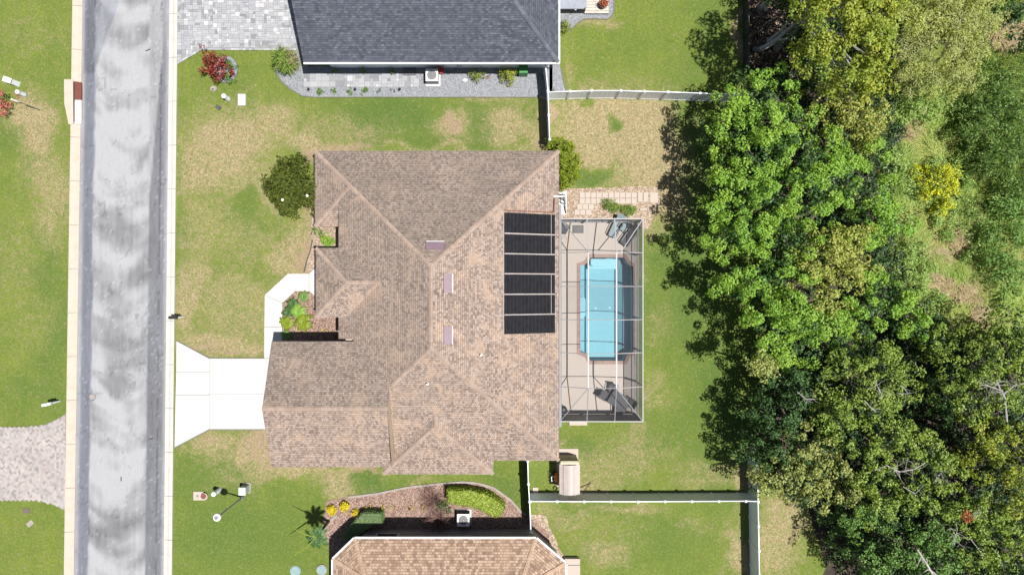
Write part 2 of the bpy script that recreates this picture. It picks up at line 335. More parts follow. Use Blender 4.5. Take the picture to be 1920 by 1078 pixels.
M['straw_dry'] = leafmat('dry_grass_blades', [(0.22, 0.17, 0.08), (0.36, 0.28, 0.16), (0.50, 0.42, 0.27)], 0.2)
M['leaf_soft'] = leafmat('soft_light_green_leaves', [(0.11, 0.20, 0.04), (0.20, 0.33, 0.07), (0.36, 0.47, 0.15)], 0.35, patch=(0.26, 0.36, 0.10))
M['straw'] = leafmat('tall_grass_blades', [(0.12, 0.24, 0.04), (0.20, 0.35, 0.06), (0.32, 0.44, 0.10), (0.50, 0.48, 0.20)], 0.35, patch=(0.36, 0.38, 0.13), pscale=0.35)
M['orngrass'] = leafmat('fountain_grass', [(0.08, 0.15, 0.02), (0.16, 0.25, 0.045), (0.28, 0.36, 0.09)], 0.25)
M['plume'] = leafmat('dry_plumes', [(0.38, 0.26, 0.18), (0.50, 0.38, 0.28)], 0.25)
M['brownleaf'] = leafmat('brown_dead_leaves', [(0.14, 0.08, 0.05), (0.28, 0.19, 0.13), (0.40, 0.30, 0.22)], 0.1)

# ------------------------------------------------------------------ object helpers
def tag(o, label=None, cat=None, group=None, kind=None):
    if label: o['label'] = label
    if cat: o['category'] = cat
    if group: o['group'] = group
    if kind: o['kind'] = kind
    return o
def thing(name, label, cat, loc=(0, 0, 0), rz=0.0, group=None):
    o = bpy.data.objects.new(name, None); C.objects.link(o); o.empty_display_size = 0.3
    o.location = loc; o.rotation_euler = (0, 0, rz)
    return tag(o, label, cat, group)
def link(name, me, parent=None, world=False):
    o = bpy.data.objects.new(name, me); C.objects.link(o)
    if parent is not None:
        o.parent = parent
        if world and parent.parent is None: o.location = (-parent.location[0], -parent.location[1], -parent.location[2])
    return o
class MB:
    def __init__(s): s.v = []; s.f = []; s.uv = []; s.mi = []
    def add(s, vs, fs, mi=0, uvs=None):
        b = len(s.v); s.v.extend([tuple(v) for v in vs])
        for k, f in enumerate(fs):
            s.f.append([b + i for i in f]); s.mi.append(mi)
            s.uv.append(uvs[k] if uvs else [(vs[i][0], vs[i][1]) for i in f])
        return s
    def box(s, x0, x1, y0, y1, z0, z1, mi=0, taper=0.0):
        t = taper
        v = [(x0, y0, z0), (x1, y0, z0), (x1, y1, z0), (x0, y1, z0), (x0 + t, y0 + t, z1), (x1 - t, y0 + t, z1), (x1 - t, y1 - t, z1), (x0 + t, y1 - t, z1)]
        return s.add(v, [(3, 2, 1, 0), (4, 5, 6, 7), (0, 1, 5, 4), (1, 2, 6, 5), (2, 3, 7, 6), (3, 0, 4, 7)], mi)
    def rbox(s, cx, cy, cz, w, d, h, a=0.0, mi=0, taper=0.0, tilt=None):
        q = MB().box(-w / 2, w / 2, -d / 2, d / 2, 0, h, 0, taper)
        mt = Matrix.Translation((cx, cy, cz)) @ Matrix.Rotation(a, 4, 'Z')
        if tilt: mt = mt @ Matrix.Rotation(tilt[0], 4, tilt[1])
        return s.add([mt @ Vector(v) for v in q.v], q.f, mi)
    def prism(s, poly, z0, z1, mi=0, bevel=0.0):
        n = len(poly)
        ar = sum(poly[i][0] * poly[(i + 1) % n][1] - poly[(i + 1) % n][0] * poly[i][1] for i in range(n))
        if ar < 0: poly = poly[::-1]
        tz = z1 if callable(z1) else (lambda x, y: z1)
        v = [(x, y, z0) for x, y in poly] + [(x, y, tz(x, y)) for x, y in poly]
        tris = tessellate_polygon([[Vector((x, y, 0)) for x, y in poly]])
        fs = []
        for t in tris:
            a, b, c = t
            cr = (poly[b][0] - poly[a][0]) * (poly[c][1] - poly[a][1]) - (poly[b][1] - poly[a][1]) * (poly[c][0] - poly[a][0])
            fs.append((a + n, b + n, c + n) if cr > 0 else (a + n, c + n, b + n))
        fs += [(i, (i + 1) % n, (i + 1) % n + n, i + n) for i in range(n)]
        return s.add(v, fs, mi)
    def cyl(s, cx, cy, z0, z1, r, seg=16, r2=None, mi=0, sy=1.0):
        r2 = r if r2 is None else r2; n = seg
        v = [(cx + r * math.cos(6.28319 * i / n), cy + sy * r * math.sin(6.28319 * i / n), z0) for i in range(n)]
        v += [(cx + r2 * math.cos(6.28319 * i / n), cy + sy * r2 * math.sin(6.28319 * i / n), z1) for i in range(n)]
        return s.add(v, [tuple(range(n, 2 * n)), tuple(range(n - 1, -1, -1))] + [(i, (i + 1) % n, (i + 1) % n + n, i + n) for i in range(n)], mi)
    def tube(s, pts, rads, seg=6, mi=0):
        pts = [Vector(p) for p in pts]
        if not hasattr(rads, '__len__'): rads = [rads] * len(pts)
        n = seg; vv = []; fs = []
        for k, p in enumerate(pts):
            d = (pts[min(k + 1, len(pts) - 1)] - pts[max(k - 1, 0)])
            d = d.normalized() if d.length > 1e-6 else Vector((0, 0, 1))
            a = d.cross(Vector((0, 0, 1)));
            if a.length < 1e-3: a = d.cross(Vector((0, 1, 0)))
            a.normalize(); b = d.cross(a)
            for i in range(n):
                t = 6.28319 * i / n; vv.append(p + (a * math.cos(t) + b * math.sin(t)) * rads[k])
        for k in range(len(pts) - 1):
            for i in range(n):
                j = (i + 1) % n
                fs.append((k * n + i, k * n + j, (k + 1) * n + j, (k + 1) * n + i))
        fs.append(tuple(range(n))); e = (len(pts) - 1) * n; fs.append(tuple(range(e + n - 1, e - 1, -1)))
        return s.add(vv, fs, mi)
    def bar(s, p0, p1, w, h, mi=0):
        """square section bar"""
        p0 = Vector(p0); p1 = Vector(p1); d = (p1 - p0).normalized()
        a = d.cross(Vector((0, 0, 1)));
        if a.length < 1e-3: a = Vector((1, 0, 0))
        a.normalize(); b = a.cross(d)
        v = []
        for p in (p0, p1):
            for (i, j) in ((-1, -1), (1, -1), (1, 1), (-1, 1)): v.append(p + a * (i * w / 2) + b * (j * h / 2))
        return s.add(v, [(0, 3, 2, 1), (4, 5, 6, 7), (0, 1, 5, 4), (1, 2, 6, 5), (2, 3, 7, 6), (3, 0, 4, 7)], mi)
    def dome(s, cx, cy, cz, rx, ry, rz, nu=14, nv=6, full=False, mi=0):
        vv = []; fs = []
        lo = -math.pi / 2 if full else 0.0
        for k in range(nv + 1):
            ph = lo + (math.pi / 2 - lo) * k / nv
            for i in range(nu):
                t = 6.28319 * i / nu; vv.append((cx + rx * math.cos(ph) * math.cos(t), cy + ry * math.cos(ph) * math.sin(t), cz + rz * math.sin(ph)))
        for k in range(nv):
            for i in range(nu):
                j = (i + 1) % nu; fs.append((k * nu + i, k * nu + j, (k + 1) * nu + j, (k + 1) * nu + i))
        return s.add(vv, fs, mi)
    def mesh(s, name, mats):
        me = bpy.data.meshes.new(name); me.from_pydata(s.v, [], s.f)
        for m in (mats if isinstance(mats, (list, tuple)) else [mats]): me.materials.append(m)
        me.polygons.foreach_set('material_index', s.mi)
        uvl = me.uv_layers.new(name='UVMap'); flat = [c for f in s.uv for q in f for c in q]
        uvl.data.foreach_set('uv', flat); me.update(); return me
    def build(s, name, mats, parent=None, world=False, smooth=False):
        me = s.mesh(name, mats)
        if smooth: me.polygons.foreach_set('use_smooth', [True] * len(me.polygons))
        return link(name, me, parent, world)
def fastmesh(name, V, T, mat, smooth=False):
    """triangle mesh out of numpy arrays"""
    me = bpy.data.meshes.new(name); nv = len(V); ntri = len(T)
    me.vertices.add(nv); me.vertices.foreach_set('co', np.ascontiguousarray(V, dtype=np.float32).ravel())
    me.loops.add(ntri * 3); me.loops.foreach_set('vertex_index', np.ascontiguousarray(T, dtype=np.int32).ravel())
    me.polygons.add(ntri); me.polygons.foreach_set('loop_start', np.arange(0, ntri * 3, 3, dtype=np.int32))
    me.materials.append(mat); me.update(calc_edges=True); me.validate(); return me
def copy_thing(root, loc, rz=0.0, label=None, group=None, scale=None):
    r = root.copy(); C.objects.link(r); r.location = loc; r.rotation_euler = (0, 0, rz)
    if scale: r.scale = (scale,) * 3 if not hasattr(scale, '__len__') else scale
    if label: r['label'] = label
    if group: r['group'] = group
    for ch in list(root.children):
        c = ch.copy(); C.objects.link(c); c.parent = r
        for g in list(ch.children):
            d = g.copy(); C.objects.link(d); d.parent = c
    return r

# ------------------------------------------------------------------ noise for wear and patches
def vnoise(x, y, seed=0):
    xi = np.floor(x).astype(np.int64); yi = np.floor(y).astype(np.int64); xf = x - xi; yf = y - yi
    u = xf * xf * (3 - 2 * xf); v = yf * yf * (3 - 2 * yf)
    def h(a, b):
        n = (a * 374761393 + b * 668265263 + seed * 974634777) & 0xffffffff
        n = ((n ^ (n >> 13)) * 1274126177) & 0xffffffff
        return ((n ^ (n >> 16)) & 0xffff) / 65535.0
    return (h(xi, yi) * (1 - u) + h(xi + 1, yi) * u) * (1 - v) + (h(xi, yi + 1) * (1 - u) + h(xi + 1, yi + 1) * u) * v
def fbm(x, y, oct=4, seed=0):
    s = np.zeros_like(x); a = 0.5; t = 0
    for k in range(oct): s += a * vnoise(x * 2 ** k, y * 2 ** k, seed + k * 17); t += a; a *= 0.5
    return s / t

# ================================================================== THE GROUND
def structure(o): o['kind'] = 'structure'; return o
DECK = [P2(1050, 417), P2(1193, 417), P2(1193, 777), P2(1050, 777)]
dx0, dx1, dy0, dy1 = DECK[0][0], DECK[1][0], DECK[2][1], DECK[0][1]
dx0 = 2.7
def make_lawn():
    st = 0.2; xs = np.arange(-48, 48 + st / 2, st); ys = np.arange(-34, 34 + st / 2, st)
    X, Y = np.meshgrid(xs, ys); nx, ny = len(xs), len(ys)
    px = 960 + X * 27.0; py = 539 - Y * 27.0
    wx = px + (fbm(X * 0.5, Y * 0.5, 3, 3) - 0.5) * 70; wy = py + (fbm(X * 0.5, Y * 0.5, 3, 9) - 0.5) * 70
    def blobs(L):
        a = np.zeros_like(X)
        for (bx, by, rx, ry, s) in L:
            d = ((wx - bx) / rx) ** 2 + ((wy - by) / ry) ** 2
            v = np.minimum(np.exp(-0.75 * d) * 1.42, 1.0) * s
            a = np.maximum(a, v) if s > 0 else np.clip(a + v, 0, 1)
        return a
    dry = blobs([(65, 240, 32, 55, .85), (95, 350, 36, 75, .62), (110, 420, 20, 50, .4), (15, 170, 30, 40, .1),
        (430, 270, 75, 60, .85), (375, 330, 40, 45, .75), (500, 235, 60, 35, .7), (560, 480, 45, 70, .75), (600, 270, 60, 22, .8), (640, 235, 40, 20, .45),
        (470, 350, 60, 40, .55), (440, 450, 70, 50, .35), (385, 440, 40, 60, .45), (370, 540, 40, 30, .65), (360, 570, 25, 60, .75), (450, 580, 60, 55, .5), (430, 650, 90, 22, .8), (480, 620, 30, 40, .4),
        (845, 235, 30, 26, .8), (960, 235, 42, 24, .8), (900, 280, 120, 8, .7), (780, 280, 120, 6, .6), (1000, 262, 25, 20, .8), (930, 190, 60, 8, .5), (1018, 230, 10, 60, .8),
        (400, 835, 50, 20, .8), (500, 850, 60, 35, .95), (560, 890, 60, 14, .9), (630, 905, 30, 25, .85), (650, 880, 60, 10, .8), (450, 865, 70, 25, .55), (640, 930, 30, 14, .8), (760, 915, 60, 7, .5),
        (1150, 225, 95, 50, .9), (1215, 300, 60, 60, .95), (1120, 280, 50, 40, .75), (1080, 220, 40, 30, .6), (1250, 360, 30, 60, .75), (1225, 420, 15, 30, .6), (1215, 500, 10, 25, .5),
        (1200, 820, 25, 60, .5), (1170, 860, 75, 34, .5), (1120, 880, 60, 32, .5), (1090, 905, 20, 26, .7), (1060, 860, 10, 40, .5), (1320, 900, 60, 20, .45), (1385, 905, 22, 18, .8), (1240, 610, 20, 30, .35), (1235, 730, 25, 25, .45),
        (1170, 955, 60, 10, .6), (1060, 975, 50, 25, .45), (1130, 1010, 70, 40, .25), (1385, 1045, 14, 60, .9), (1130, 1050, 30, 20, .6), (1310, 980, 30, 15, .35), (1372, 960, 10, 60, .3),
        (1455, 960, 40, 40, .8), (1470, 1020, 45, 60, .75), (1440, 1060, 15, 60, .35), (1090, 42, 50, 8, .6), (1140, 45, 25, 8, .6), (1062, 130, 10, 40, .5), (1070, 180, 30, 8, .3),
        (660, 250, 60, 20, .5), (1395, 80, 8, 80, .9), (60, 60, 60, 30, .2), (60, 600, 40, 60, .2), (30, 480, 40, 60, .25)])
    fy_ = (px > 335) & (px < 600) & (py > 195) & (py < 670); dry = np.clip(dry + np.where(px < 320, 0.06, 0.0) + np.where(fy_, 0.08, 0) + np.where((px > 1035) & (px < 1270) & (py > 188) & (py < 400), .2, 0), 0, 1)
    for (bx, by, rx, ry) in ((1138, 240, 16, 16), (1105, 330, 38, 14), (1085, 215, 15, 10), (460, 400, 20, 30)):
        d = ((wx - bx) / rx) ** 2 + ((wy - by) / ry) ** 2; dry = dry * (1 - np.clip(1.6 - d, 0, 1) * 0.9)
    lush_shade = blobs([(730, 215, 90, 36, .95), (820, 265, 90, 18, .7), (900, 240, 35, 28, .8), (700, 250, 40, 20, .8), (970, 215, 50, 12, .6), (870, 195, 120, 8, .4),
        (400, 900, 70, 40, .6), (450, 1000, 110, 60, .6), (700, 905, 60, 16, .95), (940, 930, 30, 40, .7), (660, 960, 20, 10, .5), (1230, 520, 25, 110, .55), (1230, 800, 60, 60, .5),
        (1090, 830, 35, 20, .75), (1290, 300, 50, 120, .9), (1300, 520, 60, 120, .95), (1350, 760, 50, 130, .95), (1340, 60, 40, 90, .6), (1100, 960, 40, 20, .5), (1250, 1000, 80, 40, .45), (460, 400, 20, 40, .5), (345, 440, 12, 30, .4), (95, 520, 25, 50, .55), (110, 620, 25, 110, .6), (70, 740, 60, 25, .6),  # blobs by the wood edge paint the tree shadow's darker green into the grass
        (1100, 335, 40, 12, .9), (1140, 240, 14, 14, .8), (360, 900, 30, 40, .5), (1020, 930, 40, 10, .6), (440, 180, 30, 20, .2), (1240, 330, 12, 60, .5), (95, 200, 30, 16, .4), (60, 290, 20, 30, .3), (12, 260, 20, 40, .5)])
    bare = blobs([(845, 235, 16, 22, .9), (490, 835, 40, 20, .75), (640, 270, 50, 12, .8), (590, 300, 16, 20, .9), (580, 440, 20, 80, .75), (380, 830, 30, 8, .7), (690, 885, 30, 8, .9), (1005, 275, 20, 10, .8), (1022, 230, 7, 60, .8),
        (338, 350, 5, 80, .5), (338, 560, 5, 60, .6), (1180, 215, 30, 25, .5), (1235, 350, 25, 20, .6), (430, 664, 90, 6, .8), (500, 850, 30, 30, .7), (585, 490, 12, 30, .9), (1215, 405, 14, 26, .8), (440, 240, 18, 14, .4), (470, 260, 16, 12, .4), (1040, 400, 30, 60, .6),
        (1460, 940, 12, 20, .5), (1490, 1000, 20, 30, .6), (1060, 885, 10, 30, .5), (1395, 1050, 5, 60, .6)])
    col = np.zeros((ny, nx, 4), np.float32); col[..., 0] = dry; col[..., 1] = lush_shade; col[..., 2] = bare; col[..., 3] = 1
    V = np.stack([X, Y, (fbm(X * 0.3, Y * 0.3, 3, 5) - 0.5) * 0.0], -1).reshape(-1, 3)
    i = np.arange(nx - 1)[None, :] + np.arange(ny - 1)[:, None] * nx
    cx = X[:-1, :-1] + st / 2; cy = Y[:-1, :-1] + st / 2
    keep = ~((cx > dx0 + 0.25) & (cx < dx1 - 0.25) & (cy > dy0 + 0.25) & (cy < dy1 - 0.25)); i = i[keep]
    T = np.concatenate([np.stack([i, i + 1, i + nx + 1], -1), np.stack([i, i + nx + 1, i + nx], -1)], 0)
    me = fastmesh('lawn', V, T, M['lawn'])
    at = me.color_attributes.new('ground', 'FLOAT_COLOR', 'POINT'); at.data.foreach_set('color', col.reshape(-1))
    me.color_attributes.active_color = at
    return structure(link('lawn', me))
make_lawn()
_b = MB()
for (x0, x1, y0, y1) in ((-400, 400, 33.9, 400), (-400, 400, -400, -33.9), (-400, -47.9, -33.9, 33.9), (47.9, 400, -33.9, 33.9)):
    _b.add([(x0, y0, -0.01), (x1, y0, -0.01), (x1, y1, -0.01), (x0, y1, -0.01)], [(0, 1, 2, 3)])
structure(_b.build('surrounding_ground', M['lawn']))

# ---- leaf litter under the wood
def wob(poly, amp=0.25, step=0.5, seed=1):
    r = random.Random(seed); out = []
    n = len(poly)
    for i in range(n):
        a = Vector(poly[i]); b = Vector(poly[(i + 1) % n]); L = (b - a).length; k = max(1, int(L / step))
        for j in range(k):
            p = a.lerp(b, j / k); out.append((p.x + r.uniform(-amp, amp), p.y + r.uniform(-amp, amp)))
    return out
_b = MB(); _b.prism(wob([P2(1400, -260), P2(1680, -260), P2(1690, 0), P2(1660, 200), P2(1640, 420), P2(1720, 600), P2(2150, 600), P2(2150, 1300), P2(1560, 1300), P2(1545, 1060), P2(1520, 950), P2(1470, 915), P2(1450, 860), P2(1450, 620), P2(1445, 400), P2(1425, 250), P2(1402, 140), P2(1403, 0)], 0.2, 0.6, 4), -0.05, 0.012)
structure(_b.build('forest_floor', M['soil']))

# ================================================================== ROAD
def lin(a0, a1, py): return a0 + (a1 - a0) * py / 1078.0
def line_pt(a0, a1, Y):     # photo column of a line along the street -> ground X at ground Y
    py = 539 - Y * 27.0; return (lin(a0, a1, py) - 960) / 27.0
def make_road():
    ys = np.arange(-70, 70.01, 0.13); n = 56
    V = []; us = np.linspace(0, 1, n)
    xl = np.array([line_pt(155, 138.5, y) for y in ys]); xr = np.array([line_pt(319, 308, y) for y in ys])
    X = xl[:, None] * (1 - us) + xr[:, None] * us; Y = np.repeat(ys[:, None], n, 1); U = np.repeat(us[None], len(ys), 0)
    py = 539 - Y * 27
    bow = (U - 0.5) ** 2
    v = 0.215 + np.zeros_like(X)
    t = Y * 0.55 - bow * 4.2 + 0.9 * fbm(X * 0.5, Y * 0.3, 3, 4)
    f = fbm(t * 1.3 + 0.3 * fbm(X * .9, Y * .7, 2, 61), X * 0.40 + 3, 2, 11); f2 = fbm(t * 2.9 + 40, X * 0.6, 2, 12); f3 = fbm(X * 6, Y * 1.2, 4, 13)
    inner = np.clip((U - 0.14) / 0.04, 0, 1) * np.clip((0.80 - U + (fbm(Y * 0.5, Y * 0, 2, 5) - .5) * 0.05) / 0.03, 0, 1)
    v = v + inner * (np.clip((f - 0.5) * 2.2, -.5, .6) * 0.17 + (f2 - 0.5) * 0.10 + 0.02)
    v = v + (f3 - 0.5) * 0.07 + (fbm(X * 5, Y * .25, 3, 15) - .5) * 0.07
    # dark swept seam on the left, dark band on the right
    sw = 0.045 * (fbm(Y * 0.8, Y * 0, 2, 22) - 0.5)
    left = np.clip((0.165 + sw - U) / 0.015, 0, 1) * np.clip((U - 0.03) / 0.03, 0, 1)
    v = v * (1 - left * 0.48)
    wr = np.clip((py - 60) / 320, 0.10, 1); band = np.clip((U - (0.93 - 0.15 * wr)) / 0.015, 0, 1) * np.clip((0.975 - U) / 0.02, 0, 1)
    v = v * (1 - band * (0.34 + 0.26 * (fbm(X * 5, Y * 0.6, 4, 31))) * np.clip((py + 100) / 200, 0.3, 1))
    ln = np.exp(-((U - 0.91) / 0.006) ** 2) * (fbm(Y * 1.5, Y * 0, 3, 8) > 0.42); v = v * (1 - ln * 0.5)
    sp = fbm(X * 9, Y * 9, 2, 91); v = v + (sp > .80) * 0.08 - (sp < .20) * 0.04
    cr = np.abs(fbm(X * .35 + 9, Y * .35, 4, 93) - .5) < .004; v = v * (1 - cr * .3)
    # broad dark wedge at the top left and scuffed dark patch by the drive
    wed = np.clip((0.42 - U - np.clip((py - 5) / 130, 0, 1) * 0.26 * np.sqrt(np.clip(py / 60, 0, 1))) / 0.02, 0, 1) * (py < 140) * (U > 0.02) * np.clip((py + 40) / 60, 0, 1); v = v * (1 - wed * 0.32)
    for (bx, by, rx, ry, s) in ((270, 108, 30, 16, .26), (240, 138, 40, 10, .18), (228, 985, 45, 14, .30), (175, 740, 14, 8, .18), (205, 530, 16, 26, .18), (276, 880, 10, 60, .16), (285, 760, 20, 60, .18), (230, 1040, 60, 30, .14), (250, 270, 20, 25, .12)):
        d = ((960 + X * 27 - bx) / rx) ** 2 + ((py - by) / ry) ** 2; v = v * (1 - np.exp(-d) * s)
    v = np.clip(v, 0.05, 0.285)
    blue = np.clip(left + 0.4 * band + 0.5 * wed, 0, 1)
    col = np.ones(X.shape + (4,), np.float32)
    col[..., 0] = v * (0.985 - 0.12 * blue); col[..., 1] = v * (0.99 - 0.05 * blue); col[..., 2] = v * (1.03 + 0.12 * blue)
    ny = len(ys); Vv = np.stack([X, Y, 0.015 + 0.03 * (1 - 4 * bow)], -1).reshape(-1, 3)
    i = (np.arange(n - 1)[None] + np.arange(ny - 1)[:, None] * n).ravel()
    T = np.concatenate([np.stack([i, i + 1, i + n + 1], -1), np.stack([i, i + n + 1, i + n], -1)], 0)
    me = fastmesh('road', Vv, T, M['asphalt'])
    at = me.color_attributes.new('wear', 'FLOAT_COLOR', 'POINT'); at.data.foreach_set('color', col.reshape(-1))
    o = structure(link('road', me))
    b = MB()                                   # small litter and chips on the road
    for (px, py_, l, a) in ((278, 95, .35, .4), (284, 822, .3, .1), (228, 897, .3, 1.5), (175, 750, .1, 0)):
        x, y, z = P(px, py_); b.rbox(x, y, 0.045, l, 0.06, 0.02, a)
    b.build('litter', M['darkmetal'], o); return o
make_road()
def kerb(name, a_in, a_out, mat, joints, flip):
    root = structure(thing(name, None, None)); del_ = None
    for k in range(len(joints) - 1):
        y0 = joints[k] - 0.012; y1 = joints[k + 1] + 0.012
        b = MB()
        prof = [(0.0, 0.045), (0.42, 0.055), (0.60, 0.10), (0.90, 0.135), (1.0, 0.13)]
        v = []
        for y in (y0, y1):
            xi = line_pt(*a_in, y); xo = line_pt(*a_out, y)
            v += [(xi, y, -0.1)] + [(xi + (xo - xi) * u, y, z) for u, z in prof] + [(xo, y, -0.1)]
        n = 7; fs = [(i, i + 1, n + i + 1, n + i) if flip else (i, n + i, n + i + 1, i + 1) for i in range(n - 1)]
        fs += [tuple(range(n)), tuple(range(2 * n - 1, n - 1, -1))]
        b.add(v, fs); b.build('kerb_segment', mat, root)
    return root
J = [(539 - p) / 27.0 for p in range(-1300, 2700, 82)]
J2 = [(539 - (p + 27)) / 27.0 for p in range(-1312, 2700, 82)]
kerb('kerb', (318.5, 307.5), (334.5, 323.5), M['kerb'], J2, True)
kerb('kerb', (155.5, 139.0), (138, 122), M['kerb_pink'], J, False)

# storm drain built into the left kerb
t = thing('storm_drain', 'cream concrete storm drain top with reddish brown grate in the left kerb', 'storm drain', P(140, 192))
b = MB(); b.prism([P2(123.5, 151), P2(140, 151), P2(141, 234), P2(132, 235), P2(124, 195)], 0.0, 0.20); b.build('cover_slab', M['kerb_pink'], t, True)
b = MB(); b.prism([P2(142.6, 190), P2(155.5, 190), P2(155.5, 234), P2(142.6, 234)], 0.0, 0.155); b.build('apron', M['kerb'], t, True)
b = MB(); b.prism([P2(142, 154), P2(155, 156), P2(155, 188), P2(142, 188)], 0.0, 0.15); g = b.build('grate', M['rust'], t, True)
b = MB()
for k in range(7):
    x, y, _ = P(143.5 + k * 1.7, 171); b.box(x - 0.012, x + 0.012, y - 0.55, y + 0.55, 0.15, 0.168)
b.build('bar', M['rust'], g)
b = MB(); b.prism([P2(140.6, 155), P2(142.2, 155), P2(142.2, 230), P2(140.6, 230)], 0.0, 0.17); b.build('inlet_gap', M['black'], t, True)

# ================================================================== PAVED AREAS
def inside(p, poly):
    x, y = p; c = False; n = len(poly)
    for i in range(n):
        x1, y1 = poly[i]; x2, y2 = poly[(i + 1) % n]
        if (y1 > y) != (y2 > y) and x < (x2 - x1) * (y - y1) / (y2 - y1) + x1: c = not c
    return c
def slabs(name, polys, z, mat, kid='slab', world=True, gap=0.012):
    root = structure(thing(name, None, None))
    for p in polys:
        cx = sum(q[0] for q in p) / len(p); cy = sum(q[1] for q in p) / len(p)
        q = []
        for x, y in p:
            d = math.hypot(x - cx, y - cy); q.append((x + (cx - x) / d * gap * 1.6, y + (cy - y) / d * gap * 1.6))
        b = MB(); b.prism(q, -0.08, z); b.build(kid, mat, root)
    return root
slabs('driveway', [[P2(331.5, 639), P2(393, 672), P2(393, 697), P2(331, 697)], [P2(331, 697), P2(393, 697), P2(393, 740), P2(330, 740)],
                   [P2(330, 740), P2(393, 740), P2(393, 804), P2(328, 838)], [P2(393, 672), P2(520, 672), P2(520, 738), P2(393, 738)], [P2(393, 738), P2(520, 738), P2(520, 804), P2(393, 804)]], 0.075, M['concrete'])
slabs('path', [[P2(496, 671.7), P2(496.2, 613), P2(529.5, 613), P2(529.5, 671.7)], [P2(496.2, 613), P2(497, 553), P2(530, 568), P2(529.5, 613)], [P2(497, 553), P2(540.5, 513), P2(580, 513), P2(580, 546), P2(554, 546), P2(530, 568)],
               [P2(580, 513), P2(591, 503), P2(640, 503), P2(640, 556), P2(591, 556), P2(580, 546)]], 0.07, M['concrete'])
# edging line and dark joint along the walk
def strip(pts, w, z, h, mb=None):
    mb = mb or MB()
    for a, c in zip(pts[:-1], pts[1:]): mb.bar((a[0], a[1], z), (c[0], c[1], z), w, h)
    return mb
# ashlar drive of the north house
DRV = [P2(334, -420), P2(562, -420), P2(562, 8), P2(585, 118), P2(575, 124), P2(556, 94), P2(378, 93.5), P2(333, 120)]
def ashlar(poly, mod, z, name, mat, parent, seed=3, extra=0.0):
    xs = [p[0] for p in poly]; ys = [p[1] for p in poly]
    nx = int((max(xs) - min(xs)) / mod) + 2; ny = int((max(ys) - min(ys)) / mod) + 2
    occ = np.zeros((ny + 3, nx + 3), bool); r = random.Random(seed); b = MB(); g = 0.008
    for j in range(ny):
        for i in range(nx):
            if occ[j, i]: continue
            opts = [(1, 1), (2, 1), (1, 2), (2, 2), (2, 2), (3, 2), (2, 1)]; r.shuffle(opts)
            for (w, h) in opts + [(1, 1)]:
                if not occ[j:j + h, i:i + w].any(): break
            occ[j:j + h, i:i + w] = True
            x0 = min(xs) + i * mod; y0 = min(ys) + j * mod
            if all(inside((x0 + u * w * mod, y0 + v * h * mod), poly) for u in (0.08, 0.92) for v in (0.08, 0.92)):
                dz = r.uniform(0, 0.006)
                b.add([(x0 + g, y0 + g, z - 0.03), (x0 + w * mod - g, y0 + g, z - 0.03), (x0 + w * mod - g, y0 + h * mod - g, z - 0.03), (x0 + g, y0 + h * mod - g, z - 0.03),
                       (x0 + g, y0 + g, z + dz), (x0 + w * mod - g, y0 + g, z + dz), (x0 + w * mod - g, y0 + h * mod - g, z + dz), (x0 + g, y0 + h * mod - g, z + dz)],
                      [(4, 5, 6, 7), (0, 1, 5, 4), (1, 2, 6, 5), (2, 3, 7, 6), (3, 0, 4, 7)])
    o = b.build(name, mat, parent); o['kind'] = 'stuff'; return o
root = structure(thing('paver_driveway', None, None))
b = MB(); b.prism(DRV, -0.05, 0.055); b.build('joint_sand', M['joint'], root)
ashlar(DRV, 0.155, 0.078, 'paver', M['paver'], root)
b = MB()
e = [P2(333, 120), P2(378, 93.5), P2(556, 94)]
for a, c in zip(e[:-1], e[1:]):
    L = math.dist(a, c); n = int(L / 0.2)
    for k in range(n):
        u = (k + .5) / n; b.rbox(a[0] + (c[0] - a[0]) * u, a[1] + (c[1] - a[1]) * u, 0.03, L / n - 0.012, 0.11, 0.055, math.atan2(c[1] - a[1], c[0] - a[0]))
o = b.build('border_paver', M['paver'], root); o['kind'] = 'stuff'
# herringbone drive across the street
HB = [P2(-330, 802), P2(0, 801.5), P2(55, 799.5), P2(84, 796), P2(104, 788), P2(126, 774), P2(123.5, 957), P2(108, 948), P2(88, 941), P2(69, 937.5), P2(0, 938), P2(-330, 938)]
root = structure(thing('paver_driveway', None, None))
b = MB(); b.prism(HB, -0.05, 0.05); b.build('joint_sand', M['joint_pink'], root)
b = MB(); w = 0.11
ca, sa = math.cos(R(45)), math.sin(R(45)); cx0, cy0 = P2(-60, 870); hr = random.Random(9)
for i in range(-90, 91):
    for j in range(-90, 91):
        m_ = (i - j) % 4
        if m_ == 0: rc = (i * w, j * w, 2 * w, w)
        elif m_ == 3: rc = (i * w, j * w, w, 2 * w)
        else: continue
        x0, y0, ww, hh = rc; mx, my = x0 + ww / 2, y0 + hh / 2
        wx_, wy_ = cx0 + mx * ca - my * sa, cy0 + mx * sa + my * ca
        if not inside((wx_, wy_), HB): continue
        g = 0.008; q = []
        for (u, v_) in ((x0 + g, y0 + g), (x0 + ww - g, y0 + g), (x0 + ww - g, y0 + hh - g), (x0 + g, y0 + hh - g)):
            q.append((cx0 + u * ca - v_ * sa, cy0 + u * sa + v_ * ca))
        dz = 0.068 + hr.uniform(0, 0.006)
        b.add([(x, y, 0.045) for x, y in q] + [(x, y, dz) for x, y in q], [(4, 5, 6, 7), (0, 1, 5, 4), (1, 2, 6, 5), (2, 3, 7, 6), (3, 0, 4, 7)])
o = b.build('paver', M['paver_pink'], root); o['kind'] = 'stuff'

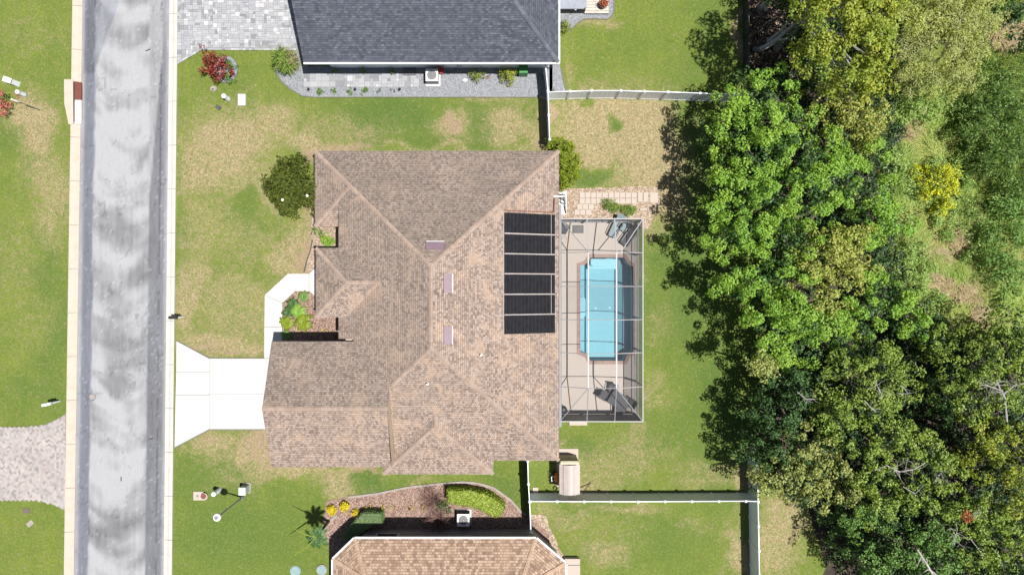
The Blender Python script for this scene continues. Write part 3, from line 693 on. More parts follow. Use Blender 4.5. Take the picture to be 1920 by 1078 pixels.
# ---- planting beds and gravel
def bed(name, poly, mat, z=0.03, amp=0.0, seed=1):
    b = MB(); b.prism(wob(poly, amp, 0.3, seed) if amp else poly, -0.05, z); return structure(b.build(name, mat))
bed('mulch_bed', [P2(530.5, 568.5), P2(554, 547), P2(581, 547), P2(600, 566), P2(645, 566), P2(645, 650), P2(530.5, 650)], M['mulch'], 0.05)
bed('mulch_bed', [P2(586, 402), P2(640, 402), P2(640, 480), P2(592, 500), P2(584, 512), P2(572, 511), P2(576, 490), P2(586, 455), P2(583, 430)], M['tanrock'], 0.03, 0.03)
SB = [P2(612, 939), P2(653, 932), P2(707, 926), P2(764, 914), P2(818, 908), P2(867, 904.5), P2(893, 906), P2(925, 915), P2(957, 938), P2(975, 959), P2(990, 966), P2(1030, 1000), P2(1030, 1020), P2(640, 1200), P2(621, 1200), P2(620, 1050), P2(617, 1020), P2(607, 997), P2(606, 975)]
bed('mulch_bed', SB, M['mulch'], 0.04)
bed('gravel_bed', [P2(985, 963), P2(1024, 965), P2(1028, 985), P2(1040, 1005), P2(1052, 1035), P2(1072, 1050), P2(1085, 1062), P2(1085, 1100), P2(1000, 1100), P2(985, 1000)], M['tanrock'], 0.03, 0.05)
GR = [P2(556, 96), P2(576, 125), P2(1036, 110), P2(1036, 182), P2(589, 182), P2(568, 180), P2(547, 168), P2(530, 154), P2(519, 138), P2(516, 122), P2(520, 104)]
bed('gravel_bed', GR, M['gravel'], 0.035)
bed('gravel_bed', [P2(1030, 100), P2(1049, 100), P2(1050, 125), P2(1055, 152), P2(1061, 172), P2(1061, 174), P2(1030, 174)], M['gravel'], 0.035)
bed('gravel_bed', [P2(1040, -80), P2(1152, -80), P2(1150, 22), P2(1146, 31), P2(1138, 36), P2(1110, 35), P2(1094, 36), P2(1084, 42), P2(1076, 50), P2(1064, 58), P2(1040, 60)], M['gravel'], 0.035)
bed('rock_bed', [P2(1049, 355), P2(1090, 353), P2(1236, 350), P2(1238, 372), P2(1232, 392), P2(1222, 408), P2(1216, 430), P2(1205, 432), P2(1200, 413), P2(1049, 413)], M['tanrock'], 0.025, 0.06, 5)
def edge(name, pts, w, mat, label, cat, z=0.03, h=0.10):
    o = strip([P2(*p) for p in pts], w, z, h).build(name, mat); o['kind'] = 'structure'; return o
edge('bed_edging', [(589, 183), (568, 181), (546.5, 169.5), (529, 155), (518, 139), (515, 122)], 0.05, M['edging'], '', '')
edge('bed_edging', [(589, 183), (700, 182.7), (860, 183), (1022, 183)], 0.05, M['edging'], '', '')
edge('bed_edging', [(1152, -40), (1151, 22), (1147, 31), (1138, 37), (1110, 36), (1094, 37), (1084, 43), (1076, 51), (1064, 60)], 0.05, M['edging'], '', '')
edge('bed_edging', [(1052, 130), (1056, 152), (1062, 173)], 0.05, M['edging'], '', '')
edge('bed_edging', [(586, 450), (583, 468), (576, 488), (570, 511)], 0.06, M['darkmetal'], '', '')
edge('bed_edging', [(653, 931.5), (707, 925), (764, 913), (818, 907), (867, 903), (895, 905), (926, 914), (958, 937), (976, 958), (985, 964)], 0.14, M['kerbedge'], '', '')
edge('bed_edging', [(606, 996), (612, 985), (622, 974), (632, 966)], 0.16, M['kerbedge'], '', '')
edge('bed_edging', [(331, 638), (393, 671), (495, 671)], 0.05, M['edging'], '', '', 0.02, 0.09)
edge('bed_edging', [(328, 839), (393, 805), (496, 805)], 0.05, M['edging'], '', '', 0.02, 0.09)

# side walk of big pavers beside the north house
root = structure(thing('paver_walk', None, None))
WK = [P2(570, 137), P2(786, 137), P2(786, 164), P2(570, 164)]
ashlar(WK, 0.2, 0.06, 'paver', M['paver'], root, 8)
# stepping tiles beside the pool cage
root = structure(thing('tile_path', None, None))
tr = random.Random(5)
def tile(px, py, w, h, dz=0):
    x, y, _ = P(px, py); b = MB(); b.rbox(x, y, 0.02, w, h, 0.045 + tr.uniform(0, .012) + dz, tr.uniform(-.03, .03), 0, 0.008); b.build('tile', M['flag'], root)
for r_ in range(2):
    for k in range(5): tile(1091.5 + k * 10.6, 366.5 + r_ * 11, .375, .375)
    for k in range(5): tile(1146 + k * 10.6, 366.5 + r_ * 11, .375, .375)
for k in range(2): tile(1200 + k * 10.5, 370, .33, .66)
tile(1226, 371, .55, .72, -.02)
for k in range(3): tile(1087 + k * 10.6, 388, .375, .375)
for k in range(3): tile(1082 + k * 10.6, 398.5, .375, .375)

# ================================================================== POOL AND DECK
def arc(c, a0, a1, r, n=4): return [(c[0] + r * math.cos(R(a0 + (a1 - a0) * k / n)), c[1] + r * math.sin(R(a0 + (a1 - a0) * k / n))) for k in range(n + 1)]
PW = [P2(1088, 499), P2(1096, 496.5), P2(1103, 491), P2(1107, 483), P2(1170, 483), P2(1174, 491), P2(1180, 497), P2(1187, 500), P2(1187, 659), P2(1180, 661.5), P2(1174, 667), P2(1170.5, 676), P2(1107, 676), P2(1103, 667), P2(1096, 661.5), P2(1088, 659)]
def offset(poly, d):
    n = len(poly); out = []
    ar = sum(poly[i][0] * poly[(i + 1) % n][1] - poly[(i + 1) % n][0] * poly[i][1] for i in range(n)); sg = 1 if ar > 0 else -1
    for i in range(n):
        a = Vector(poly[i - 1]); b_ = Vector(poly[i]); c = Vector(poly[(i + 1) % n])
        n1 = Vector(((b_ - a).y, -(b_ - a).x)).normalized() * sg; n2 = Vector(((c - b_).y, -(c - b_).x)).normalized() * sg
        m_ = (n1 + n2).normalized(); k = d / max(0.5, m_.dot(n1)); out.append((b_.x + m_.x * k, b_.y + m_.y * k))
    return out
CO = offset(PW, 0.24)
def ring(outer, inner, z0, z1, mb):
    allp = outer + inner
    tris = tessellate_polygon([[Vector((*p, 0)) for p in outer], [Vector((*p, 0)) for p in inner]])
    v = [(x, y, z1) for x, y in allp]; fs = []
    for a, b_, c in tris:
        cr = (allp[b_][0] - allp[a][0]) * (allp[c][1] - allp[a][1]) - (allp[b_][1] - allp[a][1]) * (allp[c][0] - allp[a][0])
        fs.append((a, b_, c) if cr > 0 else (a, c, b_))
    mb.add(v, fs)
    for L in (outer, inner):
        n = len(L); mb.add([(x, y, z0) for x, y in L] + [(x, y, z1) for x, y in L], [(i, (i + 1) % n, (i + 1) % n + n, i + n) for i in range(n)])
    return mb
DK = [(dx0, dy0), (dx1, dy0), (dx1, dy1), (dx0, dy1)]
structure(ring(DK, CO, -0.1, 0.06, MB()).build('pool_deck', M['deck']))
pool = thing('swimming_pool', 'turquoise swimming pool with notched corners inside the screen cage', 'swimming pool', P(1137, 580))
n = len(PW)
ring(CO, PW, -0.25, 0.085, MB()).build('coping', M['coping'], pool, True)
b = MB(); fl = -1.55
b.add([(x, y, -1.25) for x, y in PW] + [(x, y, 0.0) for x, y in PW], [tuple(range(n))] + [(i, (i + 1) % n, (i + 1) % n + n, i + n) for i in range(n)])
b.build('basin', M['plaster'], pool, True)
b = MB(); b.prism([P2(1108, 485), P2(1146, 485), P2(1146, 496), P2(1140, 499), P2(1114, 499), P2(1108, 496)], -1.24, -0.45); b.build('step', M['poolstep'], pool, True)
b = MB(); b.prism([P2(1104, 485), P2(1169, 485), P2(1165, 504), P2(1106, 504)], -1.24, -0.85); b.build('step', M['poolstep'], pool, True)
b = MB(); b.prism([P2(1089, 557), P2(1096, 557), P2(1099, 561), P2(1099, 592), P2(1095, 597), P2(1089, 597)], -1.24, -0.4); b.build('bench', M['poolstep'], pool, True)
for q_ in ((1121, 579), (1148, 578)):
    b = MB(); x, y, _ = P(*q_); b.cyl(x, y, -1.245, -1.23, 0.06, 12); b.build('floor_drain', M['whitemetal'], pool, True)
b = MB(); b.add([(x, y, -0.07) for x, y in offset(PW, -0.003)[::-1]], [tuple(range(n))[::-1]]); b.build('water', M['water'], pool, True)

# ---- the screen cage
ez = 2.7; tz = 3.5
cage = thing('pool_screen_cage', 'white framed screen enclosure over the pool and its deck', 'screen enclosure', P(1125, 600))
cx_w = 3.12; cx_e = P(1205.5, 0, ez)[0]; yn = P(0, 410.5, ez)[1]; ys_ = P(0, 790, ez)[1]
bx1 = P(1103, 0, tz)[0]; bx2 = P(1156, 0, tz)[0]
fy = [P(0, p, tz)[1] for p in (473, 537, 600, 663, 728)]
def beam(name, p0, p1, w=0.075, h=0.12, m='cagewhite'):
    b = MB(); b.bar(p0, p1, w, h); return b.build(name, M[m], cage, True)
beam('eave_beam', (cx_w, yn, ez), (cx_e, yn, ez), .05, .05); beam('eave_beam', (cx_w, ys_, ez), (cx_e, ys_, ez), .05, .05); beam('eave_beam', (cx_e, yn, ez), (cx_e, ys_, ez), .05, .05); beam('eave_beam', (cx_w, yn, ez), (cx_w, ys_, ez), .05, .06, 'greymetal')
for bx in (bx1, bx2):
    beam('ridge_beam', (bx, fy[0], tz), (bx, fy[-1], tz), .085, .05)
    beam('hip_beam', (bx, fy[0], tz), (bx, yn, ez), .06, .05); beam('hip_beam', (bx, fy[-1], tz), (bx, ys_, ez), .05, .05, 'greymetal')
for k, y in enumerate(fy):
    beam('rafter', (cx_w, y, ez), (bx1, y, tz), .04, .05, 'greymetal'); beam('rafter', (bx1, y, tz), (bx2, y, tz), .04, .05, 'greymetal'); beam('rafter', (bx2, y, tz), (cx_e, y, ez), .045, .05, 'pvc')
beam('corner_beam', (cx_w, yn, ez), (bx1, fy[0], tz), .045, .05, 'greymetal'); beam('corner_beam', (cx_e, yn, ez), (bx2 + .3, fy[0], tz - .13), .05, .05)
beam('corner_beam', (cx_w, ys_, ez), (bx1, fy[-1], tz), .045, .05, 'greymetal'); beam('corner_beam', (cx_e, ys_, ez), (bx2, fy[-1], tz), .045, .05, 'greymetal')
for y in [yn, ys_] + fy: beam('post', (cx_e, y, .06), (cx_e, y, ez), .05)
for x in (cx_w + .05, bx1, bx2):
    for y in (yn, ys_): beam('post', (x, y, .06), (x, y, ez), .05)
beam('chair_rail', (cx_e, yn, .95), (cx_e, ys_, .95), .045, .05); beam('chair_rail', (cx_w, yn, .95), (cx_e, yn, .95), .045, .05); beam('chair_rail', (cx_w, ys_, .95), (cx_e, ys_, .95), .045, .05)
beam('sill_plate', (cx_e, yn, .09), (cx_e, ys_, .09), .06, .05); beam('sill_plate', (cx_w, yn, .09), (cx_e, yn, .09), .06, .05)
def pane(name, pts, mat):
    b = MB(); b.add(pts, [tuple(range(len(pts)))]); return b.build(name, M[mat], cage, True)
def seg(a, b_): return list(zip(a[:-1], a[1:]))
for a, c in zip(fy[:-1], fy[1:]):
    pane('roof_screen', [(cx_w, a, ez), (bx1, a, tz), (bx1, c, tz), (cx_w, c, ez)], 'scr_roof'); dn = 'scr_dense' if abs(a - fy[1]) < .01 else 'scr_roof'; pane('roof_screen', [(bx1, a, tz), (bx2, a, tz), (bx2, c, tz), (bx1, c, tz)], dn); pane('roof_screen', [(bx2, a, tz), (cx_e, a, ez), (cx_e, c, ez), (bx2, c, tz)], dn)
for (ye, yf) in ((yn, fy[0]), (ys_, fy[-1])):
    pane('roof_screen', [(cx_w, ye, ez), (bx1, yf, tz), (bx1, ye, ez)], 'scr_roof'); pane('roof_screen', [(cx_w, ye, ez), (cx_w, yf, ez), (bx1, yf, tz)], 'scr_roof')
    pane('roof_screen', [(bx1, ye, ez), (bx1, yf, tz), (bx2, yf, tz), (bx2, ye, ez)], 'scr_roof'); pane('roof_screen', [(bx2, ye, ez), (bx2, yf, tz), (cx_e, ye, ez)], 'scr_roof'); pane('roof_screen', [(cx_e, ye, ez), (bx2, yf, tz), (cx_e, yf, ez)], 'scr_roof')
yy = [yn] + fy + [ys_]
for a, c in zip(yy[:-1], yy[1:]): pane('wall_screen', [(cx_e, a, .1), (cx_e, c, .1), (cx_e, c, ez), (cx_e, a, ez)], 'scr_wall')
xx = [cx_w, bx1, bx2, cx_e]
for a, c in zip(xx[:-1], xx[1:]):
    pane('wall_screen', [(a, yn, .1), (c, yn, .1), (c, yn, ez), (a, yn, ez)], 'scr_wall'); pane('privacy_screen', [(a, ys_, .1), (c, ys_, .1), (c, ys_, ez), (a, ys_, ez)], 'scr_dark')

# ================================================================== HOUSES
def clip(poly, f):
    """keep the part of a plan polygon where f(x, y) >= 0"""
    out = []; n = len(poly)
    for i in range(n):
        p, q = poly[i], poly[(i + 1) % n]; a, b_ = f(*p), f(*q)
        if a >= 0: out.append(p)
        if (a > 0 > b_) or (a < 0 < b_):
            u = a / (a - b_); out.append((p[0] + (q[0] - p[0]) * u, p[1] + (q[1] - p[1]) * u))
    return out
def roof_face(mb, pts, th=0.13, mi=0):
    """one sloping slab; the UV runs along the eave and up the slope, in metres"""
    P3 = [Vector(p) for p in pts]; nrm = Vector((0, 0, 0)); n = len(P3)
    for i in range(n): nrm += (P3[i] - P3[0]).cross(P3[(i + 1) % n] - P3[0])
    nrm.normalize()
    if nrm.z < 0: P3.reverse(); nrm = -nrm
    g = Vector((-nrm.x, -nrm.y, 0)); g = g.normalized() if g.length > 1e-4 else Vector((0, 1, 0))
    up = (g - nrm * g.dot(nrm)).normalized(); al = up.cross(nrm)
    uv = [(p.dot(al), p.dot(up)) for p in P3]
    mb.add(P3, [tuple(range(n))], mi, [uv])
    lo = [Vector((p.x, p.y, p.z - th)) for p in P3]
    mb.add([*P3, *lo], [(i, i + n, (i + 1) % n + n, (i + 1) % n) for i in range(n)] + [tuple(range(2 * n - 1, n - 1, -1))], mi + 1)
def caps(parent, a, b_, mat, slope=0.3, w=0.25, name='ridge_cap', ex=0.19, seed=0):
    """overlapping cap shingles laid along a hip or ridge"""
    a = Vector(a); b_ = Vector(b_); L = (b_ - a).length; n = max(2, int(L / ex)); d = (b_ - a).normalized()
    s = Vector((d.y, -d.x, 0)).normalized(); r = random.Random(seed); mb = MB()
    for k in range(n):
        p = a + d * (k * L / n); q = a + d * ((k + 1.18) * L / n); h0 = 0.055; h1 = 0.028; j = r.uniform(-.012, .012); hw = w / 2
        o0 = s * (hw + j); dz = Vector((0, 0, -slope * hw)); z0 = Vector((0, 0, h0)); z1 = Vector((0, 0, h1))
        v = [p - o0 + dz + z0, p + z0 * 1.2, p + o0 + dz + z0, q - o0 + dz + z1, q + z1 * 1.2, q + o0 + dz + z1,
             p - o0 + dz, p + o0 + dz]
        mb.add(v, [(0, 3, 4, 1), (1, 4, 5, 2), (6, 0, 1), (1, 2, 7), (6, 1, 7)])
    o = mb.build(name, M[mat] if isinstance(mat, str) else mat, parent, True); o['kind'] = 'stuff'; return o

# ---- the house in the middle
hs = thing('house', 'one storey beige house under a big brown shingled hip roof with pool behind', 'house', (-5, -1, 0))
x0, x1, y1, y0 = -12.92, 3.08, 8.94, -11.32; xm = -4.92; zr = 6.06; xa = -11.17
A1 = (xm, 1.30, zr); A2 = (xm, -3.68, zr); AP = (-10.32, 6.46, 3.79)
rf = MB()
roof_face(rf, [(x0, y1, 2.7), (x1, y1, 2.7), A1, AP])
roof_face(rf, [(x1, y1, 2.7), (x1, y0, 2.7), A2, A1])
roof_face(rf, [A2, (x1, y0, 2.7), (-7.65, y0, 2.7), (-7.65, -6.3, 4.91), (-7.42, -6.07, 5.01)])
roof_face(rf, [(x0, 3.98, 2.7), (x0, y1, 2.7), AP])
roof_face(rf, [AP, A1, A2, (-7.42, -6.07, 5.01), (-10.06, -3.43, 3.9), (-10.2, -3.30, 3.842), (xa, -3.30, 3.435), (xa, 5.65, 3.435)])
roof_face(rf, [(x0, 3.98, 2.7), (xa, 3.98, 2.7), (xa, 5.65, 3.42)])
# entry roof
roof_face(rf, [(-12.57, 2.53, 3.67), (-12.57, -1.91, 3.67), (-10.37, .31, 4.67)])
roof_face(rf, [(-12.57, 2.53, 3.67), (-10.37, .31, 4.67), (-8.23, .31, 4.67), (-10.61, 2.53, 3.67)])
roof_face(rf, [(-12.57, -1.91, 3.67), (-10.37, .31, 4.67), (-8.23, .31, 4.67), (-10.61, -1.91, 3.67)])
# garage roof
GE = -15.32
roof_face(rf, [(GE, -3.43, 3.9), (-10.06, -3.43, 3.9), (-7.65, -5.84, 4.912), (-7.42, -6.07, 5.009), (-7.65, -6.3, 5.105), (-7.65, -7.43, 5.58), (GE, -7.43, 5.58)])
roof_face(rf, [(GE, -7.43, 5.58), (-7.65, -7.43, 5.58), (-7.72, -11.43, 3.9), (-15.34, -11.43, 3.9)])
# south hip
SA = (-4.84, -8.8, 4.07); SR = (-4.84, -8.15, 4.07)
roof_face(rf, [(-8.45, -12.22, 2.7), (-1.22, -12.22, 2.7), SA])
roof_face(rf, [(-1.22, -12.22, 2.7), (-1.22, -11.32, 2.7), SR, SA]); roof_face(rf, [(-8.45, -12.22, 2.7), (-8.45, -11.32, 2.7), SR, SA])
rf.build('roof', [M['shingle'], M['fascia']], hs, True)
for k, (a, b_, s) in enumerate([((x0, y1, 2.7), AP, .3), (AP, A1, .3), ((x1, y1, 2.7), A1, .3), (A1, A2, .42), ((x1, y0, 2.7), A2, .3), ((-7.42, -6.07, 5.01), A2, .3), ((x0, 3.98, 2.7), AP, .3),
        ((-12.57, 2.53, 3.67), (-10.37, .31, 4.67), .3), ((-12.57, -1.91, 3.67), (-10.37, .31, 4.67), .3), ((-10.37, .31, 4.67), (-8.23, .31, 4.67), .42), ((GE, -7.43, 5.58), (-7.65, -7.43, 5.58), .42),
        ((-8.45, -12.22, 2.7), SA, .25), ((-1.22, -12.22, 2.7), SA, .25), (SA, SR, .38)]):
    caps(hs, a, b_, 'cap', s, seed=k)
b = MB(); b.prism([(-12.5, 4.4), (-12.5, 8.5), (2.65, 8.5), (2.65, -10.9), (-7.9, -10.9), (-7.9, -3.6), (-10.7, -3.6), (-10.7, 4.4)], -0.05, 2.6); b.build('wall', M['stucco'], hs, True)
b = MB(); b.box(-10.7, -10.3, -3.6, 5.2, 2.6, 3.45); b.build('wall', M['stucco'], hs, True)
b = MB(); b.box(-8.0, -1.65, -11.85, -10.9, -0.05, 2.6); b.build('wall', M['stucco'], hs, True)
b = MB(); b.box(-14.9, -7.9, -11.05, -3.82, -0.05, 3.85); b.add([(-14.9, -11.05, 3.85), (-14.9, -3.82, 3.85), (-14.9, -7.43, 5.42), (-14.6, -11.05, 3.85), (-14.6, -3.82, 3.85), (-14.6, -7.43, 5.42)], [(0, 2, 1), (3, 4, 5), (0, 3, 5, 2), (1, 2, 5, 4)]); b.build('garage_wall', M['stucco'], hs, True)
b = MB(); b.add([(-7.66, -11.40, 2.75), (-7.66, -11.40, 3.86), (-7.66, -7.43, 5.50), (-7.66, -5.86, 4.86), (-7.66, -6.3, 4.80)], [(0, 1, 2, 3, 4)][:1]); b.build('gable_wall', M['shedwall'], hs, True); b = MB(); b.add([(xa, 3.98, 2.68), (xa, 3.98, 3.33), (xa, 5.6, 3.33)], [(0, 1, 2)]); b.build('gable_wall', M['stucco'], hs, True)
b = MB(); b.box(-14.93, -14.86, -9.85, -5.0, 0.07, 2.25); gd = b.build('garage_door', M['whitemetal'], hs, True)
b = MB()
for i in range(4):
    for j in range(8): b.box(-14.945, -14.93, -9.75 + j * .6, -9.25 + j * .6, .14 + i * .53, .54 + i * .53)
b.build('panel', M['white'], gd)
b = MB(); b.box(-10.76, -10.7, -.2, .8, .07, 2.15); fd = b.build('front_door', M['rust'], hs, True); b = MB(); b.dome(-10.79, .7, 1.05, .04, .04, .04, 8, 4, True); b.build('handle', M['greymetal'], fd)
for (cx, cy, ax, wd_, z0, z1) in ((-12.51, 6.4, 'x', 1.8, .7, 2.1), (2.66, 6.9, 'x', 1.2, 1.0, 2.1), (2.66, -2, 'x', 3.4, .1, 2.15), (2.66, 1.5, 'x', 1.8, .8, 2.1), (-5, 8.51, 'y', 1.6, .9, 2.1), (0, 8.51, 'y', 1.2, .9, 2.1), (-4.8, -11.86, 'y', 1.4, .9, 2.1), (-11.5, -11.06, 'y', 1.2, 1, 2.1)):
    b = MB()
    if ax == 'x': b.box(cx - .03, cx + .03, cy - wd_ / 2, cy + wd_ / 2, z0, z1)
    else: b.box(cx - wd_ / 2, cx + wd_ / 2, cy - .03, cy + .03, z0, z1)
    w_ = b.build('window', M['whitemetal'], hs, True); b = MB(); e = .06
    if ax == 'x': b.box(cx - .036, cx + .036, cy - wd_ / 2 + e, cy + wd_ / 2 - e, z0 + e, z1 - e)
    else: b.box(cx - wd_ / 2 + e, cx + wd_ / 2 - e, cy - .036, cy + .036, z0 + e, z1 - e)
    b.build('pane', M['glass'], w_)
for y in (2.1, -1.5):
    b = MB(); b.box(-12.3, -12.0, y - .15, y + .15, 0.0, 3.6); b.build('column', M['stucco'], hs, True)
b = MB(); b.box(-12.32, -10.7, -1.7, 2.3, 3.45, 3.56); b.build('soffit', M['white'], hs, True)
b = MB(); b.box(x1 + .004, x1 + .17, P(0, 800, 2.7)[1], P(0, 384, 2.7)[1], 2.52, 2.735); b.build('gutter', M['greymetal'], hs, True)
# downspout elbow and skylights, vents
b = MB(); a = P(1038, 368, 2.95); b.bar((a[0], a[1], 2.84), (3.35, a[1], 2.80), .1, .1); b.bar((3.32, a[1], 2.8), (3.32, a[1], .1), .08, .08); b.build('downspout', M['whitemetal'], hs, True)
def on_E(px, py):        # a point of the east slope seen at px, py
    z = 4.0
    for _ in range(8): X = (px - 960) * (H - z) / 1280; z = 2.7 + .42 * (3.08 - X)
    return (X, (539 - py) * (H - z) / 1280, z)
def on_N(px, py):
    z = 4.0
    for _ in range(8): Y = (539 - py) * (H - z) / 1280; z = 2.7 + .44 * (8.94 - Y)
    return ((px - 960) * (H - z) / 1280, Y, z)
def on_S(px, py):
    z = 4.0
    for _ in range(8): Y = (539 - py) * (H - z) / 1280; z = 2.7 + .44 * (Y + 11.32)
    return ((px - 960) * (H - z) / 1280, Y, z)
def slopebox(name, c, wx, wy, h, sx, sy, mat, parent, lift=0.0):
    """a low box lying on a slope: c a corner-centre, sx, sy the slopes dz/dx, dz/dy"""
    v = []
    for dz in (lift - .05, lift + h):
        for (i, j) in ((-1, -1), (1, -1), (1, 1), (-1, 1)): v.append((c[0] + i * wx / 2, c[1] + j * wy / 2, c[2] + i * wx / 2 * sx + j * wy / 2 * sy + dz))
    b = MB(); b.add(v, [(3, 2, 1, 0), (4, 5, 6, 7), (0, 1, 5, 4), (1, 2, 6, 5), (2, 3, 7, 6), (3, 0, 4, 7)]); return b.build(name, mat, parent, parent.parent is None)
for (c, w_, h_, sx, sy, off) in ((on_N(816, 461), 1.10, .50, 0, -.44, (0, .28)), (on_E(840, 531), .46, 1.18, -.42, 0, (.27, 0)), (on_E(840, 628), .46, 1.10, -.42, 0, (.27, 0))):
    s_ = slopebox('skylight', c, w_, h_, .10, sx, sy, M['skylight'], hs)
    fr = (c[0] + off[0], c[1] + off[1], c[2] + off[0] * sx + off[1] * sy)
    slopebox('frame', fr, .05 if off[0] else w_, h_ if off[0] else .05, .12, sx, sy, M['whitemetal'], s_)
for c, l in ((on_E(902, 665), .28), (on_S(802, 719), .14)):
    b = MB(); b.cyl(c[0], c[1], c[2] - .05, c[2] + .32, .055, 10); b.cyl(c[0], c[1], c[2] - .05, c[2] + .05, .12, 10, .07); b.build('vent_pipe', M['whitemetal'], hs, True)
for c in (on_E(932, 697), on_S(775, 686)):
    b = MB(); b.cyl(c[0], c[1], c[2] - .05, c[2] + .22, .035, 8); b.build('vent_pipe', M['greymetal'], hs, True)

# ---- solar pool heater
sol = thing('solar_pool_heater', 'rack of six black solar heating mats on the east slope of the brown roof', 'solar panel', on_E(993, 513))
rows = [(401, 437.8), (440.8, 475.2), (478, 512.2), (515, 550.2), (553, 588), (590.8, 625)]
xl, xr_ = on_E(946, 513)[0], on_E(1040.5, 513)[0]
zs = lambda x: 2.7 + .42 * (3.08 - x)
for k, (pa, pb) in enumerate(rows):
    ya, yb = (539 - pa) * (H - 3.5) / 1280, (539 - pb) * (H - 3.5) / 1280; c = ((xl + xr_) / 2, (ya + yb) / 2, zs((xl + xr_) / 2))
    pn = slopebox('solar_panel', c, xr_ - xl, ya - yb, .05, -.42, 0, M['solar'], sol, .04)
    b = MB()
    for i in range(14):
        x = xl + .1 + i * (xr_ - xl - .2) / 13; b.box(x - .03, x + .03, yb + .03, ya - .03, zs(x) + .08, zs(x) + .094)
    b.build('tube_rib', M['solarrib'], pn)['kind'] = 'stuff'
    b = MB(); b.bar((xl, yb - .05, zs(xl) + .08), (xr_, yb - .05, zs(xr_) + .08), .06, .05)
    if k < 5: b.build('header_pipe', M['pvc'], sol, True)
    b = MB(); xs_ = xr_ - .25; b.box(xs_ - .012, xs_ + .012, yb, ya, zs(xs_) + .10, zs(xs_) + .125)
    if k in (0, 1, 3, 4): b.build('strap', M['pvc'], sol, True)
yt = (539 - 397) * (H - 3.5) / 1280
b = MB(); b.bar((xl - .02, yt, zs(xl) + .14), (xr_ - .1, yt, zs(xr_ - .1) + .14), .055, .055); b.bar((xr_ - .1, yt, zs(xr_ - .1) + .12), (xr_ - .02, yt + .95, zs(xr_) + .14), .055, .055); b.build('feed_pipe', M['rust'], sol, True)
b = MB(); b.bar((xl - .06, yt, zs(xl) + .1), (xl - .06, (539 - 626) * .0343, zs(xl) + .1), .04, .04); b.build('header_pipe', M['pvc'], sol, True)

# ---- generic convex hip roof
def hip_roof(mb, foot, slopes, z0):
    n = len(foot); pl = []
    for i in range(n):
        a = Vector(foot[i]); b_ = Vector(foot[(i + 1) % n]); d = (b_ - a).normalized(); nn = Vector((-d.y, d.x)); s = slopes[i]
        pl.append((nn, nn.dot(a), s))
    zf = lambda i: (lambda x, y: z0 + pl[i][2] * (pl[i][0].dot(Vector((x, y))) - pl[i][1]))
    for i in range(n):
        if slopes[i] is None: continue
        poly = list(foot)
        for j in range(n):
            if j != i and slopes[j] is not None and len(poly) > 2: poly = clip(poly, lambda x, y, i=i, j=j: zf(j)(x, y) - zf(i)(x, y))
        if len(poly) > 2: roof_face(mb, [(x, y, zf(i)(x, y)) for x, y in poly])
    return zf

# ---- north house, slate roof
nh = thing('house', 'pale walled house under a slate grey shingled roof with white gutters', 'house', (-5, 20, 0))
ez_n = 2.9
NX0, NX1, NY0, NY1 = P(569, 118, ez_n)[0], P(1047, 118, ez_n)[0], P(0, 117.5, ez_n)[1], 30.0
rf = MB(); foot = [(NX0, NY0), (NX1, NY0), (NX1, NY1), (NX0 - 1.45, NY1)]
hip_roof(rf, foot, [.42, .50, .42, None], ez_n)
rf.build('roof', [M['shingle_slate'], M['fascia']], nh, True)
caps(nh, (NX1, NY0, ez_n), (NX1 - 6.5, NY0 + 6.5 * .5 / .42, ez_n + 3.25), 'cap_slate', .3)
b = MB(); b.bar((NX0, NY0 - .06, ez_n - .04), (NX1 + .1, NY0 - .06, ez_n - .04), .11, .12); b.build('gutter', M['whitemetal'], nh, True)
b = MB(); b.bar((NX1 + .06, NY0, ez_n - .04), (NX1 + .06, NY1, ez_n - .04), .11, .12); b.build('gutter', M['whitemetal'], nh, True)
b = MB(); b.prism([(NX0 + 1.1, NY0 + .57), (NX1 - .55, NY0 + .57), (NX1 - .55, NY1 - .5), (NX0 + .3, NY1 - .5)], -.05, 2.8); b.build('wall', M['stucco_white'], nh, True)
b = MB(); b.box(NX0 + .35, NX0 + 1.2, NY0 + .9, NY0 + 1.2, 0, 2.8); b.build('wall', M['stucco_white'], nh, True)
for px in (770, 640, 925):
    x = P(px, 0, 1.4)[0]; b = MB(); b.box(x - .45, x + .45, NY0 + .54, NY0 + .6, .85, 2.0); w_ = b.build('window', M['whitemetal'], nh, True); b = MB(); b.box(x - .39, x + .39, NY0 + .53, NY0 + .55, .91, 1.94); b.build('pane', M['glass'], w_)
b = MB(); x = P(1034, 0, 1)[0]; b.bar((x, NY0 + .45, 2.7), (x, NY0 + .5, .1), .07, .07); b.build('downspout', M['darkmetal'], nh, True)

